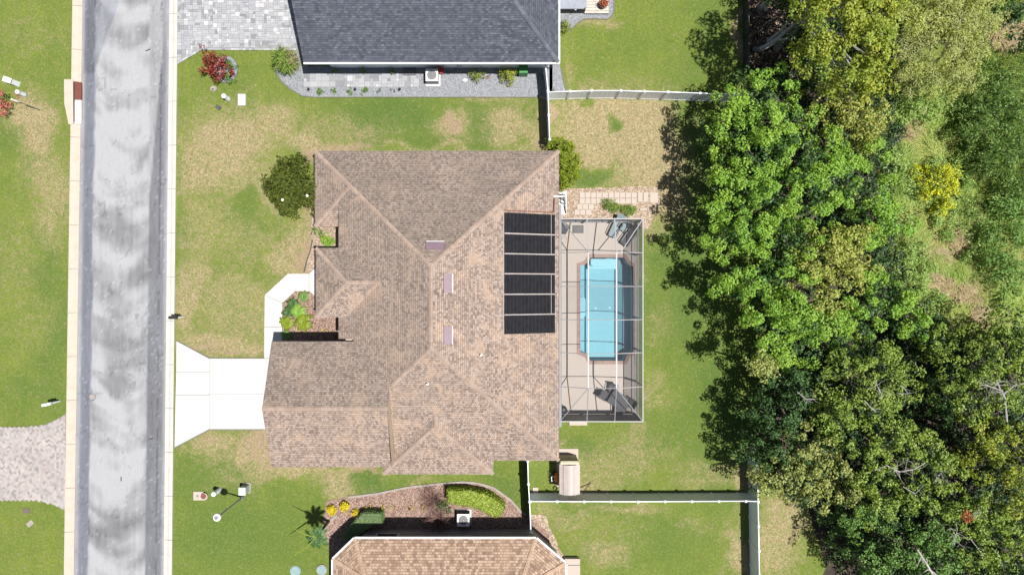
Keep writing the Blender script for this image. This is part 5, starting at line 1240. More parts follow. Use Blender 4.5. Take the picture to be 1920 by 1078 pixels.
def crown_pts(r, lobes, dens, bulk=0.35):
    CC = []; NN = []
    W_ = lobes_world(lobes)
    for i, (cx, cy, cz, rr, rz) in enumerate(W_):
        n = int(dens * math.pi * rr * rr); u = unit(r, n * 2, .4); u = u[u[:, 2] > -.25][:n]
        bum = 1 + 0.22 * np.sin(u[:, 0] * 7 + i) * np.cos(u[:, 1] * 8 + i * 2)
        q = r.uniform(.70, 1.12, len(u)) * bum; deep = r.random(len(u)) < bulk; q = np.where(deep, q * r.uniform(.5, .85, len(u)), q)
        p = np.stack([cx + u[:, 0] * rr * q, cy + u[:, 1] * rr * q, cz + u[:, 2] * rz * q], -1)
        ok = np.ones(len(p), bool)
        for j, (ax, ay, az, ar, arz) in enumerate(W_):
            if j != i:
                d = ((p[:, 0] - ax) / ar) ** 2 + ((p[:, 1] - ay) / ar) ** 2 + ((p[:, 2] - az) / arz) ** 2; ok &= d > .35
        ok &= p[:, 2] > .15
        CC.append(p[ok]); NN.append(u[ok])
    return np.concatenate(CC), np.concatenate(NN)
def trunk_mb(base, lobes, r0=.22, seed=0, mat='bark'):
    rr = random.Random(seed); b = MB(); W_ = lobes_world(lobes); bx, by = base
    top = min(w[2] for w in W_) * .55 + .4; mid = (bx + rr.uniform(-.3, .3), by + rr.uniform(-.3, .3), top)
    b.tube([(bx, by, -.1), (bx + .05, by, top * .5), mid], [r0 * 1.2, r0, r0 * .85], 8)
    for (cx, cy, cz, a, rz) in sorted(W_, key=lambda w: -w[3])[:9]:
        m1 = ((mid[0] * .5 + cx * .5) + rr.uniform(-.3, .3), (mid[1] * .5 + cy * .5) + rr.uniform(-.3, .3), mid[2] * .4 + cz * .6)
        b.tube([mid, m1, (cx, cy, cz + rz * .35)], [r0 * .55, r0 * .35, r0 * .12], 6)
        for k in range(3):
            an = rr.uniform(0, 6.28); b.tube([m1, (cx + a * .35 * math.cos(an), cy + a * .35 * math.sin(an), cz + .1 * rz), (cx + a * .75 * math.cos(an), cy + a * .75 * math.sin(an), cz + rz * .35)], [r0 * .25, r0 * .14, r0 * .05], 5)
    return b
def tree(label, base, lobes, mat, seed, dens=3.0, n=26, R0=.42, L=.26, W=.13, r0=.2, cat_='tree', name='tree', group=None, bark='bark', bulk=.35, extra=None, flat=.5, droop=.2):
    t = thing(name, label, cat_, P(*base), group=group); r = np.random.default_rng(seed)
    CC, NN = crown_pts(r, lobes, dens, bulk); V, T = rosettes(r, CC, NN, n, R0, L, W, flat, droop=droop)
    link('crown', fastmesh('crown', V, T, M[mat]), t, True)
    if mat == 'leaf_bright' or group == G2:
        V, T = rosettes(r, *crown_pts(r, [(a, b_, c * .85, d_ - .9, e_ * .85) for a, b_, c, d_, e_ in lobes], 3.0, .5), 30, .42, .2, .12); link('inner_crown', fastmesh('inner_crown', V, T, M['leaf_dark' if mat == 'leaf_bright' else 'leaf_shade']), t, True)  # darker leaf colour here paints shade into the gaps of the crown
    trunk_mb(P2(*base), lobes, r0, seed).build('trunk', M[bark], t, True); return t
def bare_limb(parent, path, rads, seed, mat='deadwood', twigs=8, tl=.7):
    rr = random.Random(seed); b = MB(); pts = [Vector(P(*p)) for p in path]; rads = [q_ * (1 if mat == 'palebark' else .6) for q_ in rads]; tl = tl * .75; b.tube(pts, rads, 6)
    for k in range(twigs):
        i = rr.randrange(max(1, len(pts) // 2), len(pts)) if len(pts) > 2 else 1; p = pts[i - 1].lerp(pts[i], rr.uniform(.2, 1)); a = rr.uniform(0, 6.28); l = tl * rr.uniform(.4, 1)
        m_ = p + Vector((math.cos(a) * l * .5, math.sin(a) * l * .5, rr.uniform(0, .25))); e = m_ + Vector((math.cos(a + rr.uniform(-.6, .6)) * l * .5, math.sin(a + rr.uniform(-.6, .6)) * l * .5, rr.uniform(0, .2)))
        b.tube([p, m_, e], [rads[-1] * .9, rads[-1] * .6, rads[-1] * .25], 4)
    return b.build('bare_limb', M[mat], parent, True)

# ---- the bright green trees over the back fence
G1 = 'bright green trees overhanging the back yard'; G2 = 'olive green oaks of the lower wood'
tree('bright green tree leaning over the end of the bowed white fence', (1500, 250), [(1440, 175, 52, 7.5, 2.6), (1400, 215, 55, 7.2, 2.4), (1352, 232, 30, 6.6, 1.8), (1385, 275, 50, 6.8, 2.2), (1475, 225, 55, 8.6, 2.8), (1510, 290, 55, 8.8, 2.8), (1440, 290, 55, 8.4, 2.8), (1400, 155, 28, 7.2, 1.8), (1345, 272, 24, 6.2, 1.6), (1555, 265, 40, 7.6, 2.4)], 'leaf_bright', 1, 1.9, 120, .40, .15, .10, .26, group=G1)
tree('widest bright green tree reaching toward the pool lawn', (1510, 400), [(1358, 350, 38, 7.0, 2.0), (1345, 398, 30, 6.4, 1.8), (1395, 360, 55, 7.4, 2.6), (1455, 370, 60, 8.8, 3), (1520, 355, 60, 9.0, 3), (1580, 330, 55, 8.4, 2.8), (1640, 380, 55, 7.6, 2.4), (1362, 445, 38, 7.0, 2), (1410, 440, 58, 7.8, 2.6), (1480, 450, 60, 8.6, 3), (1620, 440, 50, 7.4, 2.6), (1680, 430, 40, 6.4, 2.2), (1345, 322, 20, 6, 1.4), (1625, 280, 40, 6.8, 2.2)], 'leaf_bright', 2, 1.9, 120, .40, .15, .10, .28, group=G1)
tree('lower bright green tree above the dark shade at the lawn edge', (1510, 560), [(1380, 520, 42, 7.0, 2.2), (1430, 510, 56, 7.8, 2.6), (1495, 520, 50, 8.2, 2.8), (1356, 545, 22, 6.2, 1.6), (1445, 580, 48, 7.6, 2.6), (1500, 590, 56, 8.0, 2.8), (1455, 640, 44, 7.2, 2.4), (1500, 660, 42, 6.8, 2.4), (1565, 620, 46, 7.2, 2.4), (1630, 590, 50, 6.8, 2.4), (1680, 560, 40, 6.0, 2.2), (1710, 610, 34, 5.6, 2.0), (1640, 520, 34, 6.2, 2)], 'leaf_bright', 3, 1.9, 120, .40, .15, .10, .28, group=G1)
tree('speckled yellow green tree growing up between the bright green crowns', (1570, 480), [(1555, 475, 52, 8.6, 2.4), (1610, 450, 34, 8.2, 2), (1520, 500, 40, 8.2, 2.2), (1600, 510, 40, 8.0, 2.2), (1555, 560, 34, 7.8, 2)], 'leaf_speck', 4, 9, 30, .26, .15, .10, .2)
tree('speckled small leaved tree above the big bright green trees', (1590, 215), [(1590, 205, 50, 7.0, 2.2), (1640, 230, 40, 6.6, 2), (1555, 180, 36, 6.6, 2), (1620, 270, 30, 6.0, 1.8)], 'leaf_speck', 5, 9, 30, .26, .15, .10, .2)
# ---- trees at the top right
tt = tree('yellow green tree at the top edge with pale bare limbs on its left', (1455, 92), [(1590, 25, 60, 11.2, 3), (1540, 95, 44, 10.4, 2.6), (1545, 45, 46, 10.8, 2.6), (1640, 70, 60, 11.0, 3), (1600, 140, 50, 9.6, 2.6), (1650, -30, 70, 11.2, 3), (1545, -30, 50, 11.0, 2.6), (1640, 150, 36, 8.6, 2), (1520, 0, 30, 10.8, 2)], 'leaf_yg', 6, 6.0, 44, .34, .17, .11, .2, bark='palebark')
bare_limb(tt, [(1416, 93, .3), (1428, 92, 1.0), (1455, 76, 2.0), (1480, 55, 3.2), (1510, 25, 4.5)], [.20, .19, .16, .12, .07], 61, 'palebark', 5, 1.2)
bare_limb(tt, [(1440, 78, 1.2), (1462, 60, 2.2), (1478, 42, 3.2)], [.13, .10, .06], 62, 'palebark', 3)
bare_limb(tt, [(1455, 75, 2.2), (1472, 74, 2.8), (1490, 62, 3.5)], [.10, .08, .05], 63, 'palebark', 3)
bare_limb(tt, [(1424, 18, .5), (1438, 5, 2), (1448, -14, 4)], [.24, .20, .15], 64, 'palebark', 3)
bare_limb(tt, [(1425, 58, .3), (1435, 45, 1), (1446, 38, 1.6)], [.05, .04, .03], 65, 'palebark', 2)
tree('olive feathery tree filling the top right', (1760, 70), [(1720, 30, 60, 7.6, 2.6), (1790, 20, 65, 7.8, 2.6), (1840, 40, 42, 7.0, 2.2), (1710, 90, 50, 6.8, 2.2), (1775, 90, 55, 7.0, 2.2), (1835, 90, 36, 6.2, 2), (1800, 140, 44, 5.8, 2), (1740, 140, 44, 5.6, 2), (1740, -40, 70, 7.6, 2.6), (1830, -40, 60, 7.4, 2.4)], 'leaf_olive', 7, 8, 44, .34, .16, .06, .22, flat=.2)
tree('dark green low tree in the shade beside the pale bare limbs', (1510, 70), [(1512, 45, 26, 5.0, 2), (1525, 80, 30, 5.2, 2), (1505, 122, 30, 4.4, 1.8), (1495, 5, 26, 5.0, 2), (1530, 140, 28, 4.4, 1.6), (1490, -40, 50, 5.4, 2)], 'leaf_dark', 8, 5.5, 40, .36, .20, .11, .14)
tree('dark tree behind the fence at the top right corner', (1895, 20), [(1895, 20, 40, 5.2, 2), (1935, 60, 40, 5.4, 2), (1890, -40, 50, 5.4, 2)], 'leaf_dark', 9, 5.5, 40, .36, .20, .11, .14)
# ---- vines and scrub
def scrub(label, pts, mat, seed, dens, hgt, n, R0, L, W, cat_='shrub', name='shrub', group=None, stuff=False, flat=.3, droop=.2):
    """pts: list of (px, py, r px, height)"""
    x, y, _ = P(pts[0][0], pts[0][1]); t = thing(name, label, cat_, (x, y, 0), group=group); r = np.random.default_rng(seed)
    CC, NN = crown_pts(r, [(px, py, rp, h, h * .8) for px, py, rp, h in pts], dens, .3); V, T = rosettes(r, CC, NN, n, R0, L, W, flat, droop=droop)
    o = link('foliage', fastmesh('foliage', V, T, M[mat]), t, True)
    b = MB(); rr = random.Random(seed)
    for px, py, rp, h in pts:
        for k in range(3):
            a = rr.uniform(0, 6.28); X, Y, _ = P(px, py); s = rp / 27 * .5; b.tube([(X + .06 * math.cos(a), Y + .06 * math.sin(a), 0), (X + s * math.cos(a), Y + s * math.sin(a), h * .7)], [.03, .012], 5)
    b.build('stem', M['bark'], t, True); return t
scrub('dark green vine covered thicket along the upper right edge', [(1830, 170, 34, 3.4), (1870, 150, 40, 3.8), (1900, 200, 44, 3.8), (1850, 230, 42, 3.4), (1900, 270, 40, 3.4), (1815, 250, 30, 2.8), (1870, 300, 36, 3.0), (1910, 340, 36, 3.2), (1830, 300, 22, 2.4)], 'leaf_vine', 11, 7, 3.4, 40, .34, .19, .07, 'thicket', 'vine_thicket', flat=0)
scrub('mid green sapling thicket on the right edge above the straw meadow', [(1880, 395, 36, 3.6), (1905, 440, 34, 3.8), (1870, 480, 30, 3.2), (1905, 510, 34, 3.4), (1850, 440, 22, 2.6), (1915, 390, 30, 3)], 'leaf_green', 12, 5, 3.4, 26, .38, .22, .10, 'thicket', 'sapling_thicket')
scrub('soft green sapling growth between bright trees and meadow', [(1670, 310, 30, 3.4), (1690, 360, 32, 3.2), (1700, 410, 28, 2.8), (1660, 260, 26, 3.0), (1700, 470, 28, 2.8), (1715, 530, 30, 3), (1735, 580, 30, 2.8), (1690, 500, 24, 3)], 'leaf_soft', 13, 5.5, 3.2, 24, .34, .18, .09, 'thicket', 'sapling_thicket')
scrub('small green shrubs at the foot of the meadow', [(1760, 560, 20, 1.6), (1742, 640, 22, 2.0), (1700, 650, 26, 2.4), (1770, 600, 16, 1.4)], 'leaf_green', 14, 6, 2, 24, .3, .18, .09)
scrub('dark green shrubs under the lower oaks near the dry strip', [(1580, 1000, 26, 3.0), (1560, 965, 22, 2.4), (1620, 1040, 34, 3.4), (1570, 1050, 24, 2.6)], 'leaf_green', 15, 5, 3, 24, .36, .2, .1)
scrub('yellow flowering shrub in the meadow', [(1762, 330, 26, 2.4), (1745, 350, 24, 2.2), (1775, 365, 22, 2.1), (1728, 325, 18, 1.8), (1765, 390, 16, 1.6), (1785, 340, 15, 1.8)], 'flower_bush', 16, 13, 2.2, 30, .26, .13, .09)
scrub('reddish twiggy dead bush in the meadow by the right trees', [(1870, 283, 12, 1.6)], 'brownleaf', 17, 6, 1.6, 20, .25, .15, .03)
# ---- oaks at the lower right
G2 = 'olive green oaks of the lower wood'
def oak(label, base, lobes, seed, mat='leaf_oak', **k): return tree(label, base, [(a, b_, c * .9, d_, e_) for a, b_, c, d_, e_ in lobes], mat, seed, 4.8, 52, .30, .14, .10, .26, group=G2, **k)
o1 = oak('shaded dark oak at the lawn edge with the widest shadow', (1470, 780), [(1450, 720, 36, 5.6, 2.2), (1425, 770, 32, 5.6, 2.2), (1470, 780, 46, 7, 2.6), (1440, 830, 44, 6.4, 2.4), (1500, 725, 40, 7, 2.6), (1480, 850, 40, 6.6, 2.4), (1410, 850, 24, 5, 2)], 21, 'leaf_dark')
o2 = oak('olive oak with white twigs just below the bright green trees', (1610, 740), [(1590, 690, 50, 8.2, 3), (1650, 680, 50, 8.4, 3), (1560, 740, 48, 7.8, 2.8), (1620, 750, 60, 9, 3), (1680, 735, 50, 8.6, 3), (1560, 800, 44, 7.6, 2.6), (1700, 690, 36, 7.6, 2.6)], 22)
o3 = oak('pale leaved oak hanging over the corner of the white back fence', (1490, 880), [(1520, 840, 50, 7.4, 2.6), (1460, 890, 46, 6.2, 2.4), (1420, 905, 24, 5.0, 1.8), (1500, 910, 48, 6.8, 2.4), (1560, 880, 44, 7.4, 2.6), (1540, 925, 36, 6.2, 2.2), (1590, 920, 34, 6.6, 2.4)], 23, 'leaf_oak_pale')
o4 = oak('broad oak with forked bare branch in the middle of the lower wood', (1660, 870), [(1620, 830, 50, 8.2, 2.8), (1680, 810, 50, 8.6, 3), (1730, 840, 50, 8.8, 3), (1640, 890, 46, 8, 2.8), (1770, 890, 44, 8.4, 2.8), (1720, 930, 48, 8.2, 2.8), (1660, 950, 46, 7.8, 2.6), (1780, 940, 40, 8, 2.8)], 24)
o5 = oak('oak on the right edge with a big bleached dead top', (1860, 730), [(1800, 700, 44, 8, 2.8), (1850, 680, 50, 8.4, 3), (1900, 660, 46, 8.2, 3), (1830, 750, 48, 8.6, 3), (1895, 740, 46, 8.6, 3), (1930, 700, 40, 8.4, 3), (1760, 650, 34, 6.4, 2.4), (1820, 640, 40, 7.0, 2.6), (1890, 610, 40, 6.6, 2.4), (1945, 640, 40, 7, 2.6)], 25)
o6 = oak('yellowish oak at the lower right edge', (1890, 860), [(1850, 820, 48, 8.6, 3), (1905, 820, 46, 8.8, 3), (1880, 880, 50, 9, 3), (1935, 880, 40, 8.6, 3), (1840, 870, 40, 8, 2.8), (1900, 930, 44, 8.4, 2.8)], 26, 'leaf_yg')
o7 = oak('greener oak at the bottom edge of the wood', (1720, 1030), [(1650, 1010, 46, 7.2, 2.6), (1700, 1040, 50, 7.8, 2.8), (1760, 1000, 46, 8, 2.8), (1640, 1060, 40, 6.8, 2.4), (1760, 1060, 50, 8, 2.8), (1700, 1100, 60, 8, 2.8), (1610, 970, 36, 6.4, 2.4)], 27, 'leaf_green')
o8 = oak('bottom right oak with a brick red dead tuft', (1860, 1000), [(1830, 970, 48, 8.4, 2.8), (1890, 980, 48, 8.6, 3), (1820, 1030, 46, 8, 2.8), (1880, 1040, 46, 8.2, 2.8), (1930, 1010, 40, 8.4, 3), (1850, 1100, 60, 8, 2.8), (1930, 1080, 50, 8, 2.8)], 28)
o9 = oak('thin dark oak filling the gap between the two right edge oaks', (1760, 760), [(1760, 720, 36, 5.6, 2.2), (1770, 780, 36, 5.4, 2.2), (1745, 760, 30, 5.4, 2)], 29, 'leaf_dark')
bare_limb(o5, [(1888, 790, 7.5), (1884, 745, 8.6), (1876, 730, 9.0), (1868, 712, 9.2)], [.09, .08, .06, .03], 71, twigs=16, tl=1.5)
bare_limb(o5, [(1880, 733, 9.0), (1850, 722, 9.1), (1838, 722, 9.0)], [.06, .04, .02], 72, twigs=14, tl=1.3)
bare_limb(o5, [(1882, 738, 9.0), (1900, 724, 9.1), (1920, 718, 9.2)], [.06, .04, .02], 73, twigs=10, tl=1.2)
bare_limb(o2, [(1640, 715, 9.2), (1648, 730, 9.3), (1656, 744, 9.2)], [.04, .03, .02], 74, twigs=14, tl=1.1)
bare_limb(o2, [(1690, 722, 9.1), (1703, 738, 9.2), (1685, 738, 9.2)], [.04, .035, .02], 75, twigs=6, tl=.9)
bare_limb(o2, [(1622, 752, 9.2), (1634, 765, 9.2), (1642, 772, 9.0)], [.05, .04, .03], 76, twigs=5, tl=.6)
bare_limb(o4, [(1640, 882, 8.8), (1662, 872, 9.1), (1686, 884, 9.1), (1712, 880, 9.0), (1735, 868, 8.9)], [.03, .05, .055, .05, .03], 77, twigs=12, tl=1.2)
bare_limb(o4, [(1693, 912, 8.7), (1715, 925, 8.9), (1725, 918, 8.9)], [.04, .04, .02], 78, twigs=9, tl=.8)
bare_limb(o4, [(1750, 905, 9), (1762, 890, 9.1), (1768, 882, 9.1)], [.03, .03, .02], 79, twigs=12, tl=.8)
bare_limb(o7, [(1720, 1030, 8.0), (1738, 1058, 8.4), (1750, 1078, 8.5)], [.06, .06, .05], 80, twigs=6, tl=.9, mat='palebark')
bare_limb(o8, [(1785, 1005, 8.9), (1795, 990, 9.1), (1790, 1020, 9.1)], [.03, .03, .02], 81, twigs=16, tl=1.0)
bare_limb(o8, [(1825, 970, 8.9), (1835, 955, 9.2)], [.03, .02], 82, twigs=12, tl=.7)
bare_limb(o8, [(1820, 1010, 8.9), (1835, 1030, 8.9), (1845, 1042, 8.9)], [.03, .02, .02], 83, twigs=4, tl=.5)
bare_limb(o1, [(1495, 735, 7.3), (1512, 748, 7.4), (1530, 748, 7.4)], [.04, .03, .02], 84, twigs=12, tl=.9)
bare_limb(o1, [(1460, 820, 6.9), (1475, 830, 7.0), (1470, 842, 7.0)], [.03, .03, .02], 85, twigs=14, tl=.8, mat='twig')
r_ = np.random.default_rng(91); CC = np.array([P(1812 + dx, 967 + dy, 8.9) for dx, dy in ((0, 0), (-3, 1), (2, -1), (-1, 2))]); V, T = rosettes(r_, CC, np.tile([0, 0, 1.0], (4, 1)), 26, .3, .2, .06); link('dead_tuft', fastmesh('dead_tuft', V, T, M['leaf_rust']), o8, True)
r_ = np.random.default_rng(92); CC = np.array([P(1433 + r_.normal() * 14, 688 + r_.normal() * 9, 5.8 + r_.random()) for _ in range(60)]); tb = thing('shrub', 'cream speckled bush at the lawn edge beneath the bright green trees', 'shrub', P(1436, 690)); V, T = rosettes(r_, CC, np.tile([0, 0, 1.0], (60, 1)), 22, .3, .16, .08); link('foliage', fastmesh('foliage', V, T, M['leaf_oak_pale']), tb, True)
b = MB(); b.tube([P(1440, 690, 0), P(1436, 688, 5.2)], [.12, .05], 6); b.build('stem', M['bark'], tb, True)

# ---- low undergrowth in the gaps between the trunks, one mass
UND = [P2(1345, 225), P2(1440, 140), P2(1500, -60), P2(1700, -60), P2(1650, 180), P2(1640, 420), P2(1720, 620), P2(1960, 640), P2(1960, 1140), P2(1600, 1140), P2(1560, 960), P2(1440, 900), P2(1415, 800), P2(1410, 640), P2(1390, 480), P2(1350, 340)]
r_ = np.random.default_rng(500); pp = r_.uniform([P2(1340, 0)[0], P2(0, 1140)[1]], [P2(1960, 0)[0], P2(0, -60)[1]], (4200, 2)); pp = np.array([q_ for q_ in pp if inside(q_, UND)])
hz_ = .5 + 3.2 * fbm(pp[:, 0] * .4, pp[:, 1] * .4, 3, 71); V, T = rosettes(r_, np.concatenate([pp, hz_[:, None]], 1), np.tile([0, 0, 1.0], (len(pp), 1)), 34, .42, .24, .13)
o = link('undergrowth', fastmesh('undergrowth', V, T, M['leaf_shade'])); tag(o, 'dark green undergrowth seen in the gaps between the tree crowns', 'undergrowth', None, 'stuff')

# ---- tall meadow grass, one mass
def blades(region, n, seed, Lr, W, lean, mat, name, z0=0.0, field=None):
    r = np.random.default_rng(seed); xs = [p[0] for p in region]; ys = [p[1] for p in region]; pts = []
    while len(pts) < n:
        k = r.uniform([min(xs), min(ys)], [max(xs), max(ys)], (4000, 2)); pts += [tuple(q_) for q_ in k if inside(q_, region)]
    p = np.array(pts[:n]); fx = fbm(p[:, 0] * .55, p[:, 1] * .55, 3, seed) * 9.0 + r.normal(size=n) * .5
    clump = fbm(p[:, 0] * 1.1 + 50, p[:, 1] * 1.1, 3, seed + 3); L = r.uniform(*Lr, n) * (0.4 + 1.3 * clump); d = np.stack([np.cos(fx), np.sin(fx)], -1) * lean
    zb = np.full(n, z0) if z0 is not None else .6 + 3.6 * fbm(p[:, 0] * .45, p[:, 1] * .45, 3, 77) + r.uniform(-.3, .3, n)
    if z0 is None: fx = fx + r.normal(size=n) * 1.2
    b0 = np.concatenate([p, zb[:, None]], 1); m_ = b0 + np.concatenate([d * .35, np.full((n, 1), .75)], 1) * L[:, None] * .6; t_ = m_ + np.concatenate([d * 1.0, r.uniform(-.25, .3, (n, 1))], 1) * L[:, None] * .6
    s = np.stack([-np.sin(fx), np.cos(fx), np.zeros(n)], -1) * W / 2
    V = np.stack([b0 - s, b0 + s, m_ + s * .9, m_ - s * .9, t_], 1).reshape(-1, 3); k = np.arange(n) * 5
    T = np.concatenate([np.stack([k, k + 1, k + 2], -1), np.stack([k, k + 2, k + 3], -1), np.stack([k + 3, k + 2, k + 4], -1)], 0)
    o = link(name, fastmesh(name, V, T, M[mat])); o['kind'] = 'stuff'; return o
MEADOW = [P2(1640, 190), P2(1720, 150), P2(1850, 150), P2(1960, 250), P2(1960, 700), P2(1860, 640), P2(1780, 660), P2(1720, 640), P2(1700, 560), P2(1690, 480), P2(1680, 380), P2(1650, 300)]
structure(MB().prism(wob(MEADOW, .3, .6, 8), -0.05, 0.03).build('meadow', M['lawn'])) 
o = blades(MEADOW, 62000, 41, (.5, 1.0), .035, .9, 'straw', 'tall_grass'); tag(o, 'tall straw and green meadow grass between the trees', 'grass')
GB = MEADOW; r_ = np.random.default_rng(510); pp = r_.uniform([P2(1640, 0)[0], P2(0, 700)[1]], [P2(1960, 0)[0], P2(0, 150)[1]], (2600, 2)); pp = np.array([q_ for q_ in pp if inside(q_, GB)])
fb = fbm(pp[:, 0] * .5 + 20, pp[:, 1] * .5, 3, 88); pp = pp[fb > .47]; V, T = rosettes(r_, np.concatenate([pp, .25 + .9 * r_.random((len(pp), 1))], 1), np.tile([0, 0, 1.0], (len(pp), 1)), 30, .32, .18, .08)
o = link('ground_brush', fastmesh('ground_brush', V, T, M['leaf_soft'])); tag(o, 'bright green leafy brush mixed through the meadow grass', 'brush', None, 'stuff')
for k_, (px, py, a_, b_) in enumerate(((1710, 246, 36, 18), (1745, 470, 34, 22), (1800, 540, 60, 26), (1850, 600, 46, 24), (1870, 285, 16, 20), (1720, 590, 26, 14), (1890, 66, 36, 26), (1790, 440, 20, 30))):
    reg = wob([P2(px + a_ * math.cos(R(q_)), py + b_ * math.sin(R(q_))) for q_ in range(0, 360, 20)], .22, .4, 60 + k_); structure(MB().prism(reg, -.05, .045).build('bare_soil', M['tanrock']))
    o = blades(reg, int(a_ * b_ * 2.2), 600 + k_, (.4, .9), .035, .9, 'straw_dry', 'dry_grass'); tag(o, 'dry straw coloured grass patch in the meadow', 'grass', 'dry grass patches in the meadow')
VINE = [P2(1790, 120), P2(1960, 100), P2(1960, 420), P2(1860, 380), P2(1800, 330), P2(1790, 250)]
o = blades(VINE, 5000, 42, (.35, .7), .045, .9, 'leaf_vine', 'reed_grass', None); tag(o, 'long dark green reed blades over the upper right thicket', 'grass')
LIT = [P2(1402, -60), P2(1480, -60), P2(1500, 60), P2(1480, 140), P2(1405, 135)]
r_ = np.random.default_rng(43); n = 2600; p = np.array([q_ for q_ in r_.uniform([P2(1402, 0)[0], P2(0, 150)[1]], [P2(1500, 0)[0], P2(0, -60)[1]], (n, 2))]); V, T = leafarr(np.concatenate([p, np.full((n, 1), .03)], 1), unit(r_, n) * [1, 1, .2], unit(r_, n, 2.0), r_.uniform(.08, .2, n), r_.uniform(.05, .1, n))
o = link('leaf_litter', fastmesh('leaf_litter', V, T, M['brownleaf'])); tag(o, 'brown dead leaves scattered under the trees behind the black fence', 'leaf litter', None, 'stuff')

# ---- garden shrubs
def shrub(label, px, py, rp, h, mat, seed, dens=12, n=22, R0=.16, L=.11, W=.06, group=None, name='shrub', cat_='shrub', flat=.3, bulk=.35, lobes=None, fl=None):
    s = (H - h * .7) / 1280; t = thing(name, label, cat_, (*P2(px, py, h * .6), 0), group=group); r = np.random.default_rng(seed)
    lb = lobes or [(px, py, rp, h, h * .75)]; CC, NN = crown_pts(r, lb, dens, bulk); V, T = rosettes(r, CC, NN, n, R0, L, W, flat); link('foliage', fastmesh('foliage', V, T, M[mat]), t, True)
    rr = random.Random(seed); b = MB(); q_ = P2(px, py, h * .6)
    for k in range(5):
        a = rr.uniform(0, 6.28); b.tube([(q_[0] + .05 * math.cos(a), q_[1] + .05 * math.sin(a), 0), (q_[0] + rp * s * .5 * math.cos(a), q_[1] + rp * s * .5 * math.sin(a), h * .7)], [.03, .012], 5)
    b.build('stem', M['bark'], t, True); return t
mg = shrub('round dark olive magnolia with glossy leaves against the brown roof', 543, 347, 44, 4.2, 'leaf_magnolia', 101, 12, 36, .30, .20, .11, cat_='tree', name='magnolia_tree', lobes=[(545, 348, 37, 4.4, 2.6), (520, 345, 22, 3.6, 1.9), (565, 330, 22, 3.8, 2), (535, 320, 22, 3.7, 1.8), (548, 302, 12, 3.0, 1.2), (525, 375, 22, 3.6, 1.8), (565, 375, 22, 3.6, 1.8), (535, 393, 14, 3, 1.3), (577, 350, 14, 3.6, 1.5), (560, 310, 12, 3.2, 1.3), (505, 350, 10, 2.8, 1.2)])
b = MB(); q_ = P(543, 347, 3); b.tube([(q_[0], q_[1], 0), (q_[0], q_[1], 2.4)], [.14, .1], 8); b.build('trunk', M['bark'], mg, True)
b = MB()
for (px, py, z) in ((530, 375, 4.0), (576, 367, 4.0)):
    x, y, z = P(px, py, z)
    for k in range(6): a = k * 1.05; b.add([(x, y, z), (x + .07 * math.cos(a - .4), y + .07 * math.sin(a - .4), z + .03), (x + .10 * math.cos(a), y + .10 * math.sin(a), z + .01), (x + .07 * math.cos(a + .4), y + .07 * math.sin(a + .4), z + .03)], [(0, 1, 2, 3)])
b.build('flower', M['petal'], mg, True)
shrub('tall lime green bush between the house corner and the white side fence', 1065, 305, 24, 2.2, 'leaf_lime', 102, 26, 34, .16, .12, .07, lobes=[(1066, 292, 20, 2.3, 1.6), (1070, 318, 20, 2.3, 1.6), (1057, 332, 18, 2.0, 1.5), (1048, 272, 16, 2.0, 1.4), (1062, 276, 14, 2.0, 1.4), (1058, 305, 18, 2.2, 1.5), (1076, 300, 14, 2, 1.3), (1060, 345, 12, 1.7, 1.2), (1034, 268, 9, 1.8, 1.2)])
shrub('red leaved croton with black green shade in the round gravel bed', 400, 121, 22, 1.7, 'leaf_red', 103, 16, 18, .20, .20, .07, lobes=[(396, 115, 17, 1.8, 1.2), (405, 128, 17, 1.8, 1.2), (388, 108, 11, 1.5, 1), (386, 128, 11, 1.4, 1), (415, 112, 10, 1.4, .9), (402, 142, 12, 1.3, .9), (384, 94, 4, 1.3, .8), (418, 132, 10, 1.3, .9)])
shrub('upper of two small green shrubs in the round croton bed', 430, 121, 11, .8, 'leaf_green', 104, 30, 18, .12, .09, .05)
shrub('lower of two small green shrubs in the round croton bed', 430, 146, 11, .7, 'leaf_green', 105, 30, 18, .12, .09, .05)
o = bed('gravel_bed', [P2(424 + 22 * math.cos(R(a)), 131 + 25 * math.sin(R(a))) for a in range(0, 360, 15)], M['gravel'], .04)
edge('bed_edging', [(424 + 22 * math.cos(R(a)), 131 + 25 * math.sin(R(a))) for a in range(-60, 120, 15)], .06, M['edging'], '', '')
G3 = 'row of small green plants in the gravel'
for k, (px, s) in enumerate(((598.5, 6.5), (627, 5.5), (654.5, 6), (683.5, 6), (711, 4), (738, 3.6))):
    shrub('small green plant, %s in the row along the gravel' % ['first from the left and largest', 'second from the left', 'third from the left', 'fourth from the left', 'fifth from the left', 'last and smallest'][k], px, 170.5, s, .38, 'leaf_green', 110 + k, 80, 12, .09, .10, .05, G3)
for k, (px, l) in enumerate(((627, 'dim green plant in wall shade, left of three'), (681, 'dim green plant in wall shade, middle of three'), (734, 'dim green plant in wall shade beside the window grate'))):
    shrub(l, px, 131.5, 6, .5, 'leaf_green', 120 + k, 60, 12, .1, .1, .05, 'plants in the shade of the pale wall')
shrub('pale lime bush with long shoots by the pale wall', 894, 139, 12, 1.0, 'leaf_lime', 125, 36, 16, .13, .10, .05, lobes=[(890, 140, 9, 1, .7), (903, 136, 8, .9, .6), (896, 148, 6, .8, .5), (885, 134, 5, .8, .5)])
shrub('round green variegated bush beside the green bin', 952, 140, 16, 1.2, 'leaf_yg', 126, 30, 20, .15, .11, .06, lobes=[(952, 141, 14, 1.3, .9), (944, 137, 9, 1.1, .8), (960, 138, 9, 1.1, .8)])
shrub('small reddish brown star shaped plant between two bushes by the pale wall', 917, 141, 6, .35, 'leaf_rust', 127, 20, 12, .12, .14, .03)
